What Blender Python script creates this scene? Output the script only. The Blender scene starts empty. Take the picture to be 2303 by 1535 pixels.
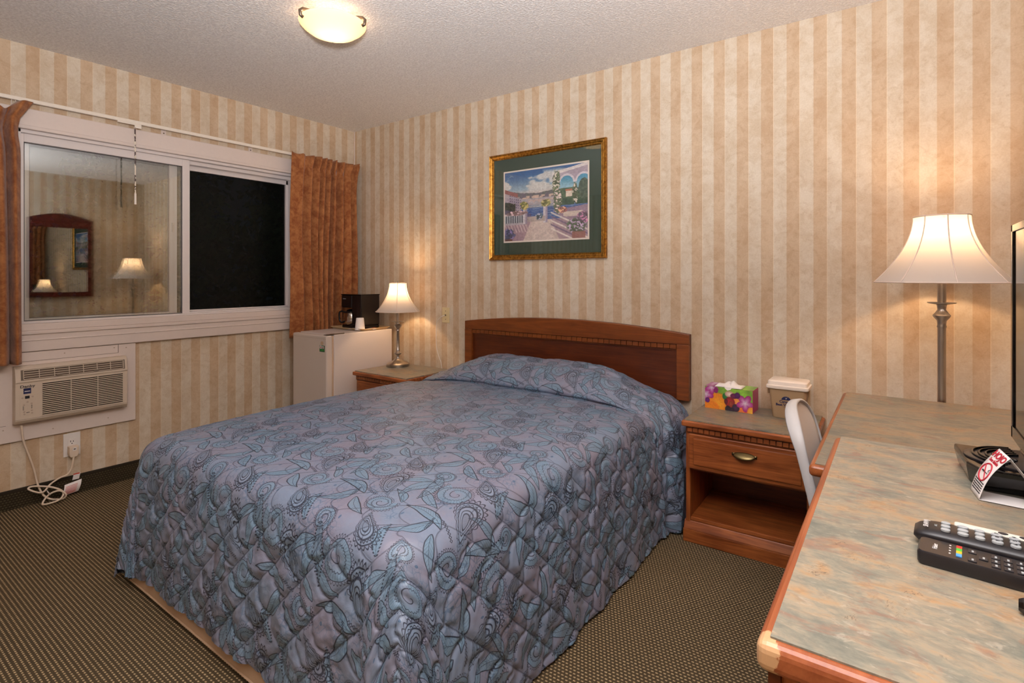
import bpy, bmesh, math, random
import numpy as np
from mathutils import Vector, Matrix, Euler
random.seed(7); rng = np.random.default_rng(7)
COL = bpy.context.scene.collection
PI = math.pi
scn = bpy.context.scene

# ---------------------------------------------------------------- node maths
class N:
    """tiny wrapper so that procedural patterns can be written as formulas"""
    def __init__(s, nt, sock): s.nt, s.s = nt, sock
    def _m(s, op, b=None, c=None, clamp=False):
        n = s.nt.nodes.new('ShaderNodeMath'); n.operation = op; n.use_clamp = clamp
        for i, v in enumerate((s, b, c)):
            if v is None: continue
            if isinstance(v, N): s.nt.links.new(v.s, n.inputs[i])
            else: n.inputs[i].default_value = float(v)
        return N(s.nt, n.outputs[0])
    def __add__(s, o): return s._m('ADD', o)
    __radd__ = __add__
    def __mul__(s, o): return s._m('MULTIPLY', o)
    __rmul__ = __mul__
    def __sub__(s, o): return s._m('SUBTRACT', o)
    def __rsub__(s, o): return (s * -1.0) + o
    def __truediv__(s, o): return s._m('DIVIDE', o)
    def sin(s): return s._m('SINE')
    def cos(s): return s._m('COSINE')
    def abs(s): return s._m('ABSOLUTE')
    def sqrt(s): return s._m('SQRT')
    def fract(s): return s._m('FRACT')
    def floor(s): return s._m('FLOOR')
    def min(s, o): return s._m('MINIMUM', o)
    def max(s, o): return s._m('MAXIMUM', o)
    def lt(s, o): return s._m('LESS_THAN', o)
    def gt(s, o): return s._m('GREATER_THAN', o)
    def pow(s, o): return s._m('POWER', o)
    def clamp(s): return s._m('ADD', 0.0, clamp=True)
    def wrap(s, lo, hi): return s._m('WRAP', hi, lo)
    def atan2(s, o): return s._m('ARCTAN2', o)
    def step(s, a, b):
        n = s.nt.nodes.new('ShaderNodeMapRange'); n.interpolation_type = 'SMOOTHSTEP'
        s.nt.links.new(s.s, n.inputs['Value'])
        n.inputs['From Min'].default_value = a; n.inputs['From Max'].default_value = b
        n.inputs['To Min'].default_value = 0; n.inputs['To Max'].default_value = 1
        return N(s.nt, n.outputs['Result'])
    def line(s, w): return 1.0 - s.abs().step(w * .5, w * 1.3)

class Mat:
    def __init__(s, name, rough=.5, spec=.5, metal=0., sheen=0.):
        s.m = bpy.data.materials.new(name); s.m.use_nodes = True
        s.nt = s.m.node_tree; s.b = s.nt.nodes['Principled BSDF']
        s.b.inputs['Roughness'].default_value = rough
        s.b.inputs['Specular IOR Level'].default_value = spec
        s.b.inputs['Metallic'].default_value = metal
        s.b.inputs['Sheen Weight'].default_value = sheen
    def node(s, t, **k):
        n = s.nt.nodes.new(t)
        for a, v in k.items(): setattr(n, a, v)
        return n
    def coord(s, kind='Object'):
        n = s.node('ShaderNodeTexCoord'); return n.outputs[kind]
    def mapped(s, scale=(1, 1, 1), kind='Object', rot=(0, 0, 0)):
        mp = s.node('ShaderNodeMapping'); mp.inputs['Scale'].default_value = scale
        mp.inputs['Rotation'].default_value = rot
        s.nt.links.new(s.coord(kind), mp.inputs['Vector']); return mp.outputs[0]
    def xyz(s, vec):
        n = s.node('ShaderNodeSeparateXYZ'); s.nt.links.new(vec, n.inputs[0])
        return [N(s.nt, o) for o in n.outputs]
    def noise(s, vec=None, scale=5, detail=4, rough=.5, dist=0., color=False):
        n = s.node('ShaderNodeTexNoise'); n.inputs['Scale'].default_value = scale
        n.inputs['Detail'].default_value = detail; n.inputs['Roughness'].default_value = rough
        n.inputs['Distortion'].default_value = dist
        if vec is not None: s.nt.links.new(vec.s if isinstance(vec, N) else vec, n.inputs['Vector'])
        return N(s.nt, n.outputs['Color' if color else 'Fac'])
    def mix(s, fac, a, b, mode='MIX'):
        n = s.node('ShaderNodeMix', data_type='RGBA', blend_type=mode)
        for i, v in ((0, fac), (6, a), (7, b)):
            if isinstance(v, N): s.nt.links.new(v.s, n.inputs[i])
            elif i == 0: n.inputs[0].default_value = v
            else: n.inputs[i].default_value = (*v[:3], 1)
        return N(s.nt, n.outputs[2])
    def ramp(s, fac, stops):
        n = s.node('ShaderNodeValToRGB'); e = n.color_ramp.elements
        while len(e) < len(stops): e.new(.5)
        for el, (p, c) in zip(e, stops): el.position = p; el.color = (*c, 1)
        s.nt.links.new(fac.s, n.inputs[0]); return N(s.nt, n.outputs[0])
    def col(s, c):
        if isinstance(c, N): s.nt.links.new(c.s, s.b.inputs['Base Color'])
        else: s.b.inputs['Base Color'].default_value = (*c, 1)
        return s
    def rough(s, r): s.nt.links.new(r.s, s.b.inputs['Roughness']); return s
    def bump(s, h, strength=.3, dist=.01):
        n = s.node('ShaderNodeBump'); n.inputs['Strength'].default_value = strength
        n.inputs['Distance'].default_value = dist
        s.nt.links.new(h.s, n.inputs['Height']); s.nt.links.new(n.outputs[0], s.b.inputs['Normal']); return s

def lin(r, g, b):
    f = lambda c: (c / 255 / 12.92) if c <= 10.3 else ((c / 255 + .055) / 1.055) ** 2.4
    return (f(r), f(g), f(b))

def plain(name, rgb, rough=.5, spec=.5, metal=0., grain=.06, gs=60):
    m = Mat(name, rough, spec, metal); c = lin(*rgb)
    n = m.noise(m.coord(), gs, 3)
    m.col(m.mix(n, [x * (1 - grain) for x in c], [min(1, x * (1 + grain)) for x in c])); return m.m

def wallpaper(name, axis, phase, period=.1146):
    m = Mat(name, .75, .25); x, y, z = m.xyz(m.coord('Object'))
    u = x if axis == 'x' else y
    k = ((u - phase) / period)
    fr = k.fract()
    dark = fr.step(0, .03) * (1.0 - fr.step(.49, .52))
    cell = k.floor()
    big = m.noise(m.mapped((1, 1, .7)), 7, 5, .62, .4)
    mid = m.noise(m.mapped((1, 1, 1)), 26, 5, .65, .8)
    fine = m.noise(m.mapped((1, 1, 1)), 150, 3, .7)
    v = (big * .55 + mid * .45).step(.36, .64)
    lightc = m.mix(v, lin(220, 208, 190), lin(206, 188, 164))
    darkc = m.mix(v, lin(210, 187, 160), lin(194, 166, 136))
    c = m.mix(dark, lightc, darkc)
    vein = m.noise(m.mapped((1, 1, 1)), 17, 6, .7, 1.6)
    vl = (vein - .5).line(.010) * mid.step(.5, .62) * .35
    c = m.mix(vl, c, lin(165, 135, 105))
    edge = (fr - .505).line(.012) * .5
    c = m.mix(edge, c, lin(238, 222, 196))
    c = m.mix((fine.step(.3, .7) * .14), c, lin(150, 120, 88))
    m.col(c).bump(fine, .06, .002); return m.m

def wood(name, axis='x', a=(180, 102, 52), b=(112, 52, 22), rough=.32, wear=False):
    m = Mat(name, rough, .5)
    sc = {'x': (1.2, 14, 14), 'y': (14, 1.2, 14), 'z': (14, 14, 1.2)}[axis]
    sf = {'x': (6, 160, 160), 'y': (160, 6, 160), 'z': (160, 160, 6)}[axis]
    n1 = m.noise(m.mapped(sc), 1.6, 6, .6, 2.2)
    n2 = m.noise(m.mapped(sf), 1, 3, .6)
    n3 = m.noise(m.coord(), 5, 3, .6)
    v = (n1 * .5 + n2 * .22 + n3 * .28).step(.34, .66)
    c = m.mix(v, lin(*b), lin(*a))
    if wear:
        x, y, z = m.xyz(m.coord())
        nn = m.noise(m.mapped((1, 1, 1)), 38, 5, .7, .5)
        near = 1.0 - ((x + .326) * (x + .326) + (y + .452) * (y + .452)).sqrt().step(.0, .036)
        k = (near * 1.0 + nn * 1.3).step(1.12, 1.2)
        sp = m.noise(m.mapped((1, 1, 1)), 90, 3, .6).step(.73, .76)
        c = m.mix(k, c, lin(206, 162, 118)); c = m.mix(sp * .7, c, lin(215, 165, 120))
    m.col(c).bump(n2, .04, .002); return m.m

def laminate(name, dark=1.0):
    m = Mat(name, .34, .5)
    v1 = m.noise(m.mapped((3.6, 7, 3), rot=(0, 0, .12)), 1.8, 7, .66, .9)
    v2 = m.noise(m.mapped((6, 13, 3), rot=(0, 0, .10)), 2.6, 6, .7, .6)
    v3 = m.noise(m.mapped((16, 32, 12), rot=(0, 0, .25)), 2.4, 5, .7, .9)
    v4 = m.noise(m.mapped((3.2, 5.5, 3), rot=(0, 0, .3)), 2.9, 6, .65, 1.2)
    v5 = m.noise(m.mapped((9, 22, 9), rot=(0, 0, .2)), 3.1, 4, .7, 1.0)
    d = dark
    g = lambda r_, g_, b_: lin(r_ * d, g_ * d, b_ * d)
    c = m.ramp((v1 * .5 + v2 * .3 + v5 * .2).step(.32, .68), [(0, g(106, 110, 102)), (.30, g(134, 132, 118)), (.55, g(156, 144, 124)), (.78, g(170, 142, 110)), (1, g(176, 130, 84))])
    c = m.mix(v4.step(.54, .66) * .6, c, g(146, 100, 82))
    c = m.mix(v3.step(.45, .62) * .30, c, g(98, 98, 92))
    c = m.mix((v5.step(.58, .68)) * .5, c, g(176, 168, 154))
    ck = (m.noise(m.mapped((1, 1, 1)), 5.5, 6, .7, 1.0) - .5).line(.004) * v1.step(.5, .6)
    c = m.mix(ck * .7, c, g(80, 70, 60))
    m.col(c).bump(v3, .05, .002); return m.m

def carpet(name, base=False):
    m = Mat(name, .95, .15); x, y, z = m.xyz(m.coord())
    if base: a, b = y, z; ca, cb = .0135, .0125
    else: a, b = x, y; ca, cb = .0135, .0125
    row = (b / cb).floor()
    off = (row * .5).fract()
    fa = ((a / ca) + off).fract() - .5; fb = (b / cb).fract() - .5
    w = m.noise(m.coord(), 70, 3, .6)
    dist = ((fa * fa * 3.6) + (fb * fb * 8.0)).sqrt() + (w - .5) * .55
    dot = 1.0 - dist.step(.42, .78)
    n = m.noise(m.coord(), 600, 2, .5); n2 = m.noise(m.coord(), 1.2, 3, .5)
    if base:
        c = m.mix(dot, lin(44, 40, 30), lin(92, 84, 62))
    else:
        c = m.mix(dot, lin(82, 70, 52), lin(208, 182, 140))
    rib = ((a / ca) * 2 * PI).sin() * .5 + .5
    c = m.mix(rib * .25, c, lin(52, 42, 28))
    c = m.mix(n * .3, c, lin(72, 58, 40), 'MIX')
    c = m.mix(n2.step(.3, .7) * .15, c, lin(90, 72, 48))
    m.col(c).bump(dot + n * .5, .5, .004); return m.m

def ceiling_mat():
    m = Mat('stippled_ceiling', .85, .3)
    n = m.noise(m.coord(), 95, 4, .62); n2 = m.noise(m.coord(), 210, 2, .6)
    h = n.step(.42, .66) + n2 * .4
    c = m.mix(n.step(.35, .6), lin(226, 220, 217), lin(250, 246, 243))
    m.col(c).bump(h, .65, .005); return m.m

def curtain_mat():
    m = Mat('rust_curtain_fabric', .82, .2, sheen=.25)
    n = m.noise(m.coord(), 14, 6, .68, .6); n2 = m.noise(m.coord(), 45, 4, .7)
    v = (n * .65 + n2 * .35).step(.36, .64)
    m.col(m.mix(v, lin(178, 118, 72), lin(134, 76, 40))).bump(n2, .15, .004); return m.m

def emis(name, rgb, s):
    m = bpy.data.materials.new(name); m.use_nodes = True; b = m.node_tree.nodes['Principled BSDF']
    b.inputs['Base Color'].default_value = (*rgb, 1)
    b.inputs['Emission Color'].default_value = (*rgb, 1); b.inputs['Emission Strength'].default_value = s
    return m

def shade_mat(name, rgb, tr=.5, tcol=None):
    m = bpy.data.materials.new(name); m.use_nodes = True; nt = m.node_tree; nt.nodes.clear()
    o = nt.nodes.new('ShaderNodeOutputMaterial'); mx = nt.nodes.new('ShaderNodeMixShader')
    d = nt.nodes.new('ShaderNodeBsdfDiffuse'); t = nt.nodes.new('ShaderNodeBsdfTranslucent')
    nz = nt.nodes.new('ShaderNodeTexNoise'); nz.inputs['Scale'].default_value = 300
    rp = nt.nodes.new('ShaderNodeMix'); rp.data_type = 'RGBA'
    rp.inputs[6].default_value = (*rgb, 1); rp.inputs[7].default_value = (*[c * .94 for c in rgb], 1)
    nt.links.new(nz.outputs['Fac'], rp.inputs[0])
    nt.links.new(rp.outputs[2], d.inputs['Color']); t.inputs['Color'].default_value = (*(tcol or rgb), 1)
    mx.inputs[0].default_value = tr
    nt.links.new(d.outputs[0], mx.inputs[1]); nt.links.new(t.outputs[0], mx.inputs[2])
    nt.links.new(mx.outputs[0], o.inputs[0]); return m

def glass_mat(name, fac, tint=(1, 1, 1), rough=.0, trans=(1, 1, 1)):
    m = bpy.data.materials.new(name); m.use_nodes = True; nt = m.node_tree; nt.nodes.clear()
    o = nt.nodes.new('ShaderNodeOutputMaterial'); mx = nt.nodes.new('ShaderNodeMixShader')
    g = nt.nodes.new('ShaderNodeBsdfGlossy'); t = nt.nodes.new('ShaderNodeBsdfTransparent')
    g.inputs['Roughness'].default_value = rough; g.inputs['Color'].default_value = (*tint, 1)
    t.inputs['Color'].default_value = (*trans, 1)
    mx.inputs[0].default_value = fac
    nt.links.new(t.outputs[0], mx.inputs[1]); nt.links.new(g.outputs[0], mx.inputs[2])
    nt.links.new(mx.outputs[0], o.inputs[0]); return m

def attr_mat(name, rough=.5, spec=.4):
    m = Mat(name, rough, spec); a = m.node('ShaderNodeAttribute', attribute_name='paint')
    n = m.noise(m.coord(), 220, 3, .6)
    m.col(m.mix(n * .12, N(m.nt, a.outputs['Color']), (.35, .32, .3))); return m.m

def bedspread_mat():
    m = Mat('paisley_quilt', .40, .6)
    uv = m.coord('UV'); S, T, _ = m.xyz(uv)
    A, B = .295, .36
    wob = m.noise(uv, 9, 3, .5); wob2 = m.noise(m.mapped((1, 1, 1), 'UV', (0, 0, 1)), 9, 3, .5)
    S0 = S + (wob - .5) * .018; T0 = T + (wob2 - .5) * .018
    def local(cx, cy, rot=0., off=0.):
        v0 = T0 - cy; row = (v0 / B + .5).floor()
        u = (S0 - cx + row * (A * .37 + off)).wrap(-A / 2, A / 2); v = v0.wrap(-B / 2, B / 2)
        if rot:
            c, s_ = math.cos(rot), math.sin(rot)
            return u * c + v * s_, v * c - u * s_
        return u, v
    W = .0014
    ink = None; blue = None
    def addi(x):
        nonlocal ink; ink = x if ink is None else ink.max(x)
    def addb(x):
        nonlocal blue; blue = x if blue is None else blue.max(x)
    def snail(cx, cy, R, rot, turns=2.2, flip=1):
        u, v = local(cx, cy, rot); v = v * flip
        r = (u * u + v * v).sqrt(); th = v.atan2(u)
        tn = th / (2 * PI)
        Rt = (tn * .42 + .79) * R
        e = r - Rt
        inside = 1.0 - e.step(-.001, .001)
        pitch = R / turns
        sp = ((r / pitch) - tn).fract() - .5
        core = 1.0 - (r - Rt * .62).step(-.001, .001)
        addi((sp * pitch).line(W) * core)
        sc = (th * 17).sin().abs()
        addi((e - sc * R * .13 - R * .02).line(W)); addi(e.line(W * .8))
        sc2 = (th * 11).sin().abs()
        addi((r - Rt * .60 - sc2 * R * .07).line(W * .9) )
        hatch = ((th * 34).sin() - .6).step(0, .3) * (1.0 - core) * inside * .35
        addi(hatch)
        addb(inside * (e / R + .75).step(.0, .55) * .9)
    def tear(cx, cy, a, h, rot, bend):
        u, v = local(cx, cy, rot)
        u = u - (v * v) * bend
        wv = (v / h * -.48 + .62)
        q1 = u / (wv * a); q2 = v / h
        e = (q1 * q1 + q2 * q2).sqrt(); th = q2.atan2(q1)
        for lv, w in ((.34, 1.0), (.52, .8), (.74, 1.3), (1.0, .9)): addi(((e - lv) * a * .8).line(W * w))
        addi(((e - 1.05 - (th * 13).sin().abs() * .15) * a * .8).line(W))
        addi(((e - .78 - (th * 12).sin().abs() * .10) * a * .8).line(W * .8) )
        cr = (((u + v) * 900).sin().abs().lt(.25)).max(((u - v) * 900).sin().abs().lt(.25)) * e.lt(.34) * .8
        addi(cr); addb(e.lt(1.0) * .35); addb(e.lt(.52) * .4)
    def leaf(cx, cy, a, h, rot, bend, veins=1, dots=0, w=1.0):
        u, v = local(cx, cy, rot)
        u = u - (v * v) * bend
        q = (v / h * .5 + .5).max(0).min(1)
        wd = (q.pow(.8) * PI).sin() * a
        ins = (v.abs() - h).lt(0)
        d = u.abs() - wd
        body = ins * d.lt(0)
        if dots: addi((d).line(W * 2.2) * ins * ((v * 760).sin() * .5 + .5).step(.35, .5))
        else: addi(d.line(W * w) * ins)
        addi(u.line(W * .6) * body * .8)
        if veins: addi((((v - u.abs() * 1.3) * 620).sin() - .72).step(0, .2) * body * .42)
        addb(body * .95)
    snail(.02, .03, .064, .6, 2.6); snail(.185, .20, .048, 2.6, 2.2, -1); snail(.10, .325, .036, 4.0, 2.0)
    tear(.115, .100, .046, .074, -.5, 3.0); tear(.245, .30, .038, .058, 2.3, -3.6)
    leaf(.195, .06, .021, .074, .35, 3.0); leaf(.235, .045, .019, .078, -.25, -1.6, 1, 1); leaf(.155, .035, .014, .062, .95, 4.)
    leaf(.275, .105, .017, .056, -1.1, 3.2); leaf(.03, .155, .018, .074, 1.7, 3.5, 1, 0, 1.5); leaf(.050, .240, .020, .064, .6, -4.6, 1, 0, 1.3)
    leaf(.140, .255, .016, .058, -1.0, 4., 1, 0, 1.3); leaf(.20, .13, .013, .045, 2.2, 5.); leaf(.01, .305, .015, .052, 2.7, -4., 1, 1)
    # string of beads
    u, v = local(.11, .165, .25); bead = ((u * 2 * PI / .0085).cos() * .0021 + .0022)
    addi((v.abs() - bead).line(W * 1.3) * u.abs().lt(.03))
    u, v = local(.07, .19, 1.3); bead = ((u * 2 * PI / .006).cos() * .0014 + .0016)
    addi((v.abs() - bead).line(W) * u.abs().lt(.028))
    # blue petals scribbled in the gaps
    vor = m.node('ShaderNodeTexVoronoi', feature='DISTANCE_TO_EDGE'); vor.inputs['Scale'].default_value = 62
    m.nt.links.new(uv, vor.inputs['Vector']); vd = N(m.nt, vor.outputs['Distance'])
    patch = m.noise(uv, 6, 3, .5).step(.50, .58)
    faint = (vd.line(.06)) * patch
    u, v = local(.15, .31); dotb = ((u * u * 3 + v * v).sqrt() - .006).lt(0)
    u, v = local(.275, .20); dotb = dotb.max(((u * u * 2 + v * v).sqrt() - .0055).lt(0))
    u, v = local(.06, .10); dotb = dotb.max(((u * u * 2.5 + v * v).sqrt() - .005).lt(0))
    n1 = m.noise(uv, 5, 4, .6); n2 = m.noise(uv, 60, 4, .65)
    base = m.mix(n1.step(.35, .65), lin(134, 133, 152), lin(124, 140, 164))
    c = m.mix((blue.clamp() * (n2 * .6 + .5)).clamp() * .85, base, lin(112, 148, 172))
    c = m.mix(faint * .55, c, lin(72, 104, 134)); c = m.mix(dotb * .8, c, lin(66, 98, 130))
    c = m.mix(n2.step(.55, .8) * .18, c, lin(150, 156, 172))
    c = m.mix(ink.clamp() * .88, c, lin(28, 32, 50))
    # quilting stitches
    P_ = .135
    p = (S + T) / P_; pf = p.fract(); q = (S - T) / P_ + (pf * PI).sin() * .30
    dp = (pf - .5).abs() * -1.0 + .5; dq = (q.fract() - .5).abs() * -1.0 + .5
    ds = dp.min(dq)
    st = 1.0 - ds.step(.008, .030)
    c = m.mix(st * .5, c, lin(44, 48, 68))
    m.col(c)
    sat = m.noise(uv, 160, 2, .5)
    wr = m.noise(m.mapped((1, 1, 1), 'UV', (0, 0, .8)), 24, 5, .62, .6)
    m.bump((ds.step(0, .05) * .35) + wr * .8, .5, .005)
    m.rough(wr * .15 + .32); return m.m

# ---------------------------------------------------------------- mesh helpers
class MB:
    def __init__(s): s.v = []; s.f = []
    def add(s, vs, fs):
        o = len(s.v); s.v += [tuple(v) for v in vs]; s.f += [[i + o for i in f] for f in fs]; return s
    def box(s, x0, x1, y0, y1, z0, z1):
        vs = [(x, y, z) for x in (x0, x1) for y in (y0, y1) for z in (z0, z1)]
        return s.add(vs, [(0, 1, 3, 2), (4, 6, 7, 5), (0, 4, 5, 1), (2, 3, 7, 6), (0, 2, 6, 4), (1, 5, 7, 3)])
    def prism(s, pts, a0, a1, axis='y'):
        """polygon pts extruded between a0 and a1 along axis; pts are the two other coords in xyz order"""
        def mk(p, a): return {'x': (a, p[0], p[1]), 'y': (p[0], a, p[1]), 'z': (p[0], p[1], a)}[axis]
        n = len(pts); vs = [mk(p, a0) for p in pts] + [mk(p, a1) for p in pts]
        fs = [list(range(n))[::-1], list(range(n, 2 * n))] + [(i, (i + 1) % n, n + (i + 1) % n, n + i) for i in range(n)]
        return s.add(vs, fs)
    def lathe(s, prof, c=(0, 0, 0), seg=40, sx=1, sy=1):
        vs = []; fs = []; n = len(prof)
        for k in range(seg):
            a = 2 * PI * k / seg
            for r, z in prof: vs.append((c[0] + r * sx * math.cos(a), c[1] + r * sy * math.sin(a), c[2] + z))
        for k in range(seg):
            for i in range(n - 1):
                fs.append((k * n + i, ((k + 1) % seg) * n + i, ((k + 1) % seg) * n + i + 1, k * n + i + 1))
        if prof[0][0] > 1e-5: fs.append([k * n for k in range(seg)][::-1])
        if prof[-1][0] > 1e-5: fs.append([k * n + n - 1 for k in range(seg)])
        return s.add(vs, fs)
    def tube(s, pts, r, seg=10, close=False):
        P = [Vector(p) for p in pts]; n = len(P); vs = []; fs = []
        up = Vector((0, 0, 1)); prev = None
        for i, p in enumerate(P):
            if close: t = (P[(i + 1) % n] - P[i - 1])
            else: t = P[min(i + 1, n - 1)] - P[max(i - 1, 0)]
            t.normalize()
            if prev is None: a = t.cross(up) if abs(t.z) < .95 else t.cross(Vector((1, 0, 0)))
            else: a = prev - t * prev.dot(t)
            a.normalize(); prev = a.copy(); b = t.cross(a); rr = r[i] if isinstance(r, (list, tuple)) else r
            for k in range(seg):
                an = 2 * PI * k / seg; vs.append(p + a * (rr * math.cos(an)) + b * (rr * math.sin(an)))
        m_ = n if close else n - 1
        for i in range(m_):
            j = (i + 1) % n
            for k in range(seg): fs.append((i * seg + k, i * seg + (k + 1) % seg, j * seg + (k + 1) % seg, j * seg + k))
        if not close: fs += [list(range(seg))[::-1], [(n - 1) * seg + k for k in range(seg)]]
        return s.add(vs, fs)
    def grid(s, fn, nu, nv):
        vs = [fn(i / nu, j / nv) for j in range(nv + 1) for i in range(nu + 1)]
        fs = [(j * (nu + 1) + i, j * (nu + 1) + i + 1, (j + 1) * (nu + 1) + i + 1, (j + 1) * (nu + 1) + i) for j in range(nv) for i in range(nu)]
        return s.add(vs, fs)
    def build(s, name, mat, parent=None, bev=0., smooth=False, solid=0., sub=0, loc=None, bseg=2):
        me = bpy.data.meshes.new(name); off = Vector((0, 0, 0))
        if parent is not None and parent.get('_w'): off = Vector(parent['_w'])
        if loc is not None: off = Vector(loc)
        me.from_pydata([tuple(Vector(v) - off) for v in s.v], [], s.f); me.validate()
        bm = bmesh.new(); bm.from_mesh(me); bmesh.ops.recalc_face_normals(bm, faces=bm.faces); bm.to_mesh(me); bm.free()
        me.materials.append(mat); o = bpy.data.objects.new(name, me); COL.objects.link(o)
        if parent is not None:
            o.parent = parent
            if parent.get('_w'): o['_w'] = list(parent['_w'])
        if loc is not None: o.location = loc
        if bev:
            b = o.modifiers.new('bevel', 'BEVEL'); b.width = bev; b.segments = bseg; b.limit_method = 'ANGLE'; b.angle_limit = .6
        if solid:
            d = o.modifiers.new('solid', 'SOLIDIFY'); d.thickness = solid; d.offset = 0
        if sub:
            d = o.modifiers.new('sub', 'SUBSURF'); d.levels = sub; d.render_levels = sub
        if smooth or sub:
            for p in me.polygons: p.use_smooth = True
            if smooth == 'a': 
                try: me.set_sharp_from_angle(angle=.7)
                except Exception: pass
        return o

def tag(o, label, cat, group=None):
    o['label'] = label; o['category'] = cat
    if group: o['group'] = group
    return o
def thing(name, label, cat, loc, rz=0, world=True, group=None):
    o = bpy.data.objects.new(name, None); COL.objects.link(o); o.empty_display_size = .05
    o.location = loc; o.rotation_euler = (0, 0, rz)
    o['_w'] = list(loc) if world else [0., 0., 0.]
    return tag(o, label, cat, group)
def structure(o): o['kind'] = 'structure'; return o

def smoothpath(pts, n=8):
    P = [Vector(p) for p in pts]; out = []
    for i in range(len(P) - 1):
        p0 = P[max(i - 1, 0)]; p1 = P[i]; p2 = P[i + 1]; p3 = P[min(i + 2, len(P) - 1)]
        for k in range(n):
            t = k / n
            out.append(.5 * ((2 * p1) + (p2 - p0) * t + (2 * p0 - 5 * p1 + 4 * p2 - p3) * t * t + (3 * p1 - p0 - 3 * p2 + p3) * t ** 3))
    out.append(P[-1]); return out

def text(body, size, origin, xdir, ydir, mat, parent, name='lettering', bold=.0, align='CENTER', lift=.0004, sx=1.0, shear=0.):
    """flat lettering in the plane spanned by xdir (reading direction) and ydir (up)"""
    cu = bpy.data.curves.new('t', 'FONT'); cu.body = body; cu.size = size; cu.align_x = align; cu.align_y = 'CENTER'
    cu.offset = bold; cu.extrude = .0002; cu.shear = shear; cu.resolution_u = 3
    ob = bpy.data.objects.new('t', cu); COL.objects.link(ob); bpy.context.view_layer.update()
    dg = bpy.context.evaluated_depsgraph_get(); me = bpy.data.meshes.new_from_object(ob.evaluated_get(dg))
    bpy.data.objects.remove(ob)
    X = Vector(xdir).normalized(); Y = Vector(ydir).normalized(); Z = X.cross(Y)
    off = Vector(parent['_w']) if parent is not None and parent.get('_w') else Vector((0, 0, 0))
    O = Vector(origin) + Z * lift - off
    for v in me.vertices: v.co = O + X * (v.co.x * sx) + Y * v.co.y + Z * v.co.z
    me.materials.clear(); me.materials.append(mat); o = bpy.data.objects.new(name, me); COL.objects.link(o)
    if parent is not None: o.parent = parent; o['_w'] = list(parent['_w'])
    return o

def paint_grid(name, o0, ux, uy, W, H, nx, ny, fn, mat, parent, thick=None):
    """flat print: a grid whose vertices carry the colours given by fn(u,v) (numpy, 0..1)"""
    u, v = np.meshgrid(np.linspace(0, 1, nx + 1), np.linspace(0, 1, ny + 1))
    o0 = np.array(o0) - np.array(parent['_w']); ux = np.array(ux, float); uy = np.array(uy, float)
    co = o0 + (u[..., None] * W) * ux + (v[..., None] * H) * uy
    co = co.reshape(-1, 3)
    fs = [(j * (nx + 1) + i, j * (nx + 1) + i + 1, (j + 1) * (nx + 1) + i + 1, (j + 1) * (nx + 1) + i) for j in range(ny) for i in range(nx)]
    me = bpy.data.meshes.new(name); me.from_pydata(co.tolist(), [], fs)
    c = np.clip(fn(u, v), 0, 1).reshape(-1, 3)
    c = np.where(c <= .04045, c / 12.92, ((c + .055) / 1.055) ** 2.4)
    at = me.color_attributes.new('paint', 'FLOAT_COLOR', 'POINT')
    at.data.foreach_set('color', np.concatenate([c, np.ones((len(c), 1))], 1).astype(np.float32).ravel())
    me.materials.append(mat); o = bpy.data.objects.new(name, me); COL.objects.link(o); o.parent = parent; o['_w'] = list(parent['_w'])
    return o

def vnoise(u, v, s, seed=0):
    r = np.random.default_rng(seed); G = r.random((64, 64))
    x = u * s; y = v * s; xi = np.floor(x).astype(int); yi = np.floor(y).astype(int); fx = x - xi; fy = y - yi
    fx = fx * fx * (3 - 2 * fx); fy = fy * fy * (3 - 2 * fy); g = lambda a, b: G[a % 64, b % 64]
    return (g(xi, yi) * (1 - fx) + g(xi + 1, yi) * fx) * (1 - fy) + (g(xi, yi + 1) * (1 - fx) + g(xi + 1, yi + 1) * fx) * fy
def fbm(u, v, s, seed=0, o=4): return sum(vnoise(u, v, s * 2 ** k, seed + k) * .5 ** k for k in range(o)) / sum(.5 ** k for k in range(o))
def sst(x, a, b): t = np.clip((x - a) / (b - a), 0, 1); return t * t * (3 - 2 * t)

# ---------------------------------------------------------------- materials
M = {}
M['wp_back'] = wallpaper('striped_wallpaper_a', 'x', 2.500)
M['wp_left'] = wallpaper('striped_wallpaper_b', 'y', -2.110, .1165)
M['ceil'] = ceiling_mat(); M['carpet'] = carpet('woven_carpet'); M['carpet_base'] = carpet('carpet_base', True)
M['base_cap'] = plain('carpet_binding', (50, 43, 33), .9, .2)
M['white'] = plain('painted_white_trim', (222, 208, 200), .45, .4, grain=.03)
M['vinyl'] = plain('white_vinyl', (224, 215, 212), .35, .5, grain=.02)
M['vinyl_grey'] = plain('grey_gasket', (90, 84, 84), .5)
M['rod'] = plain('cream_enamel', (236, 226, 212), .4)
M['glass'] = glass_mat('window_glass', .15, (1, 1, 1), .0, (.92, .94, .93))
M['screen'] = glass_mat('insect_screen', .04, (.3, .3, .3), .5, (.55, .55, .55))
M['curtain'] = curtain_mat()
M['wood_x'] = wood('cherry_wood_x', 'x'); M['wood_y'] = wood('cherry_wood_y', 'y'); M['wood_z'] = wood('cherry_wood_z', 'z')
M['wood_dark'] = wood('cherry_wood_dark', 'x', (120, 58, 26), (78, 34, 14))
M['head_x'] = wood('headboard_wood', 'x', (142, 76, 30), (106, 50, 16), .36)
M['head_panel'] = wood('headboard_panel', 'x', (104, 46, 16), (72, 28, 8), .36)
M['edge_y'] = wood('orange_edge_wood', 'y', (172, 98, 58), (136, 68, 36), .32, wear=True)
M['lam'] = laminate('slate_laminate'); M['lam_dk'] = laminate('slate_laminate_b', .90)
M['seam'] = plain('dark_seam', (52, 30, 22), .6); M['black'] = plain('black_plastic', (18, 17, 20), .25, .5)
M['gap'] = plain('groove_black', (22, 14, 10), .9, .1)
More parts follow.
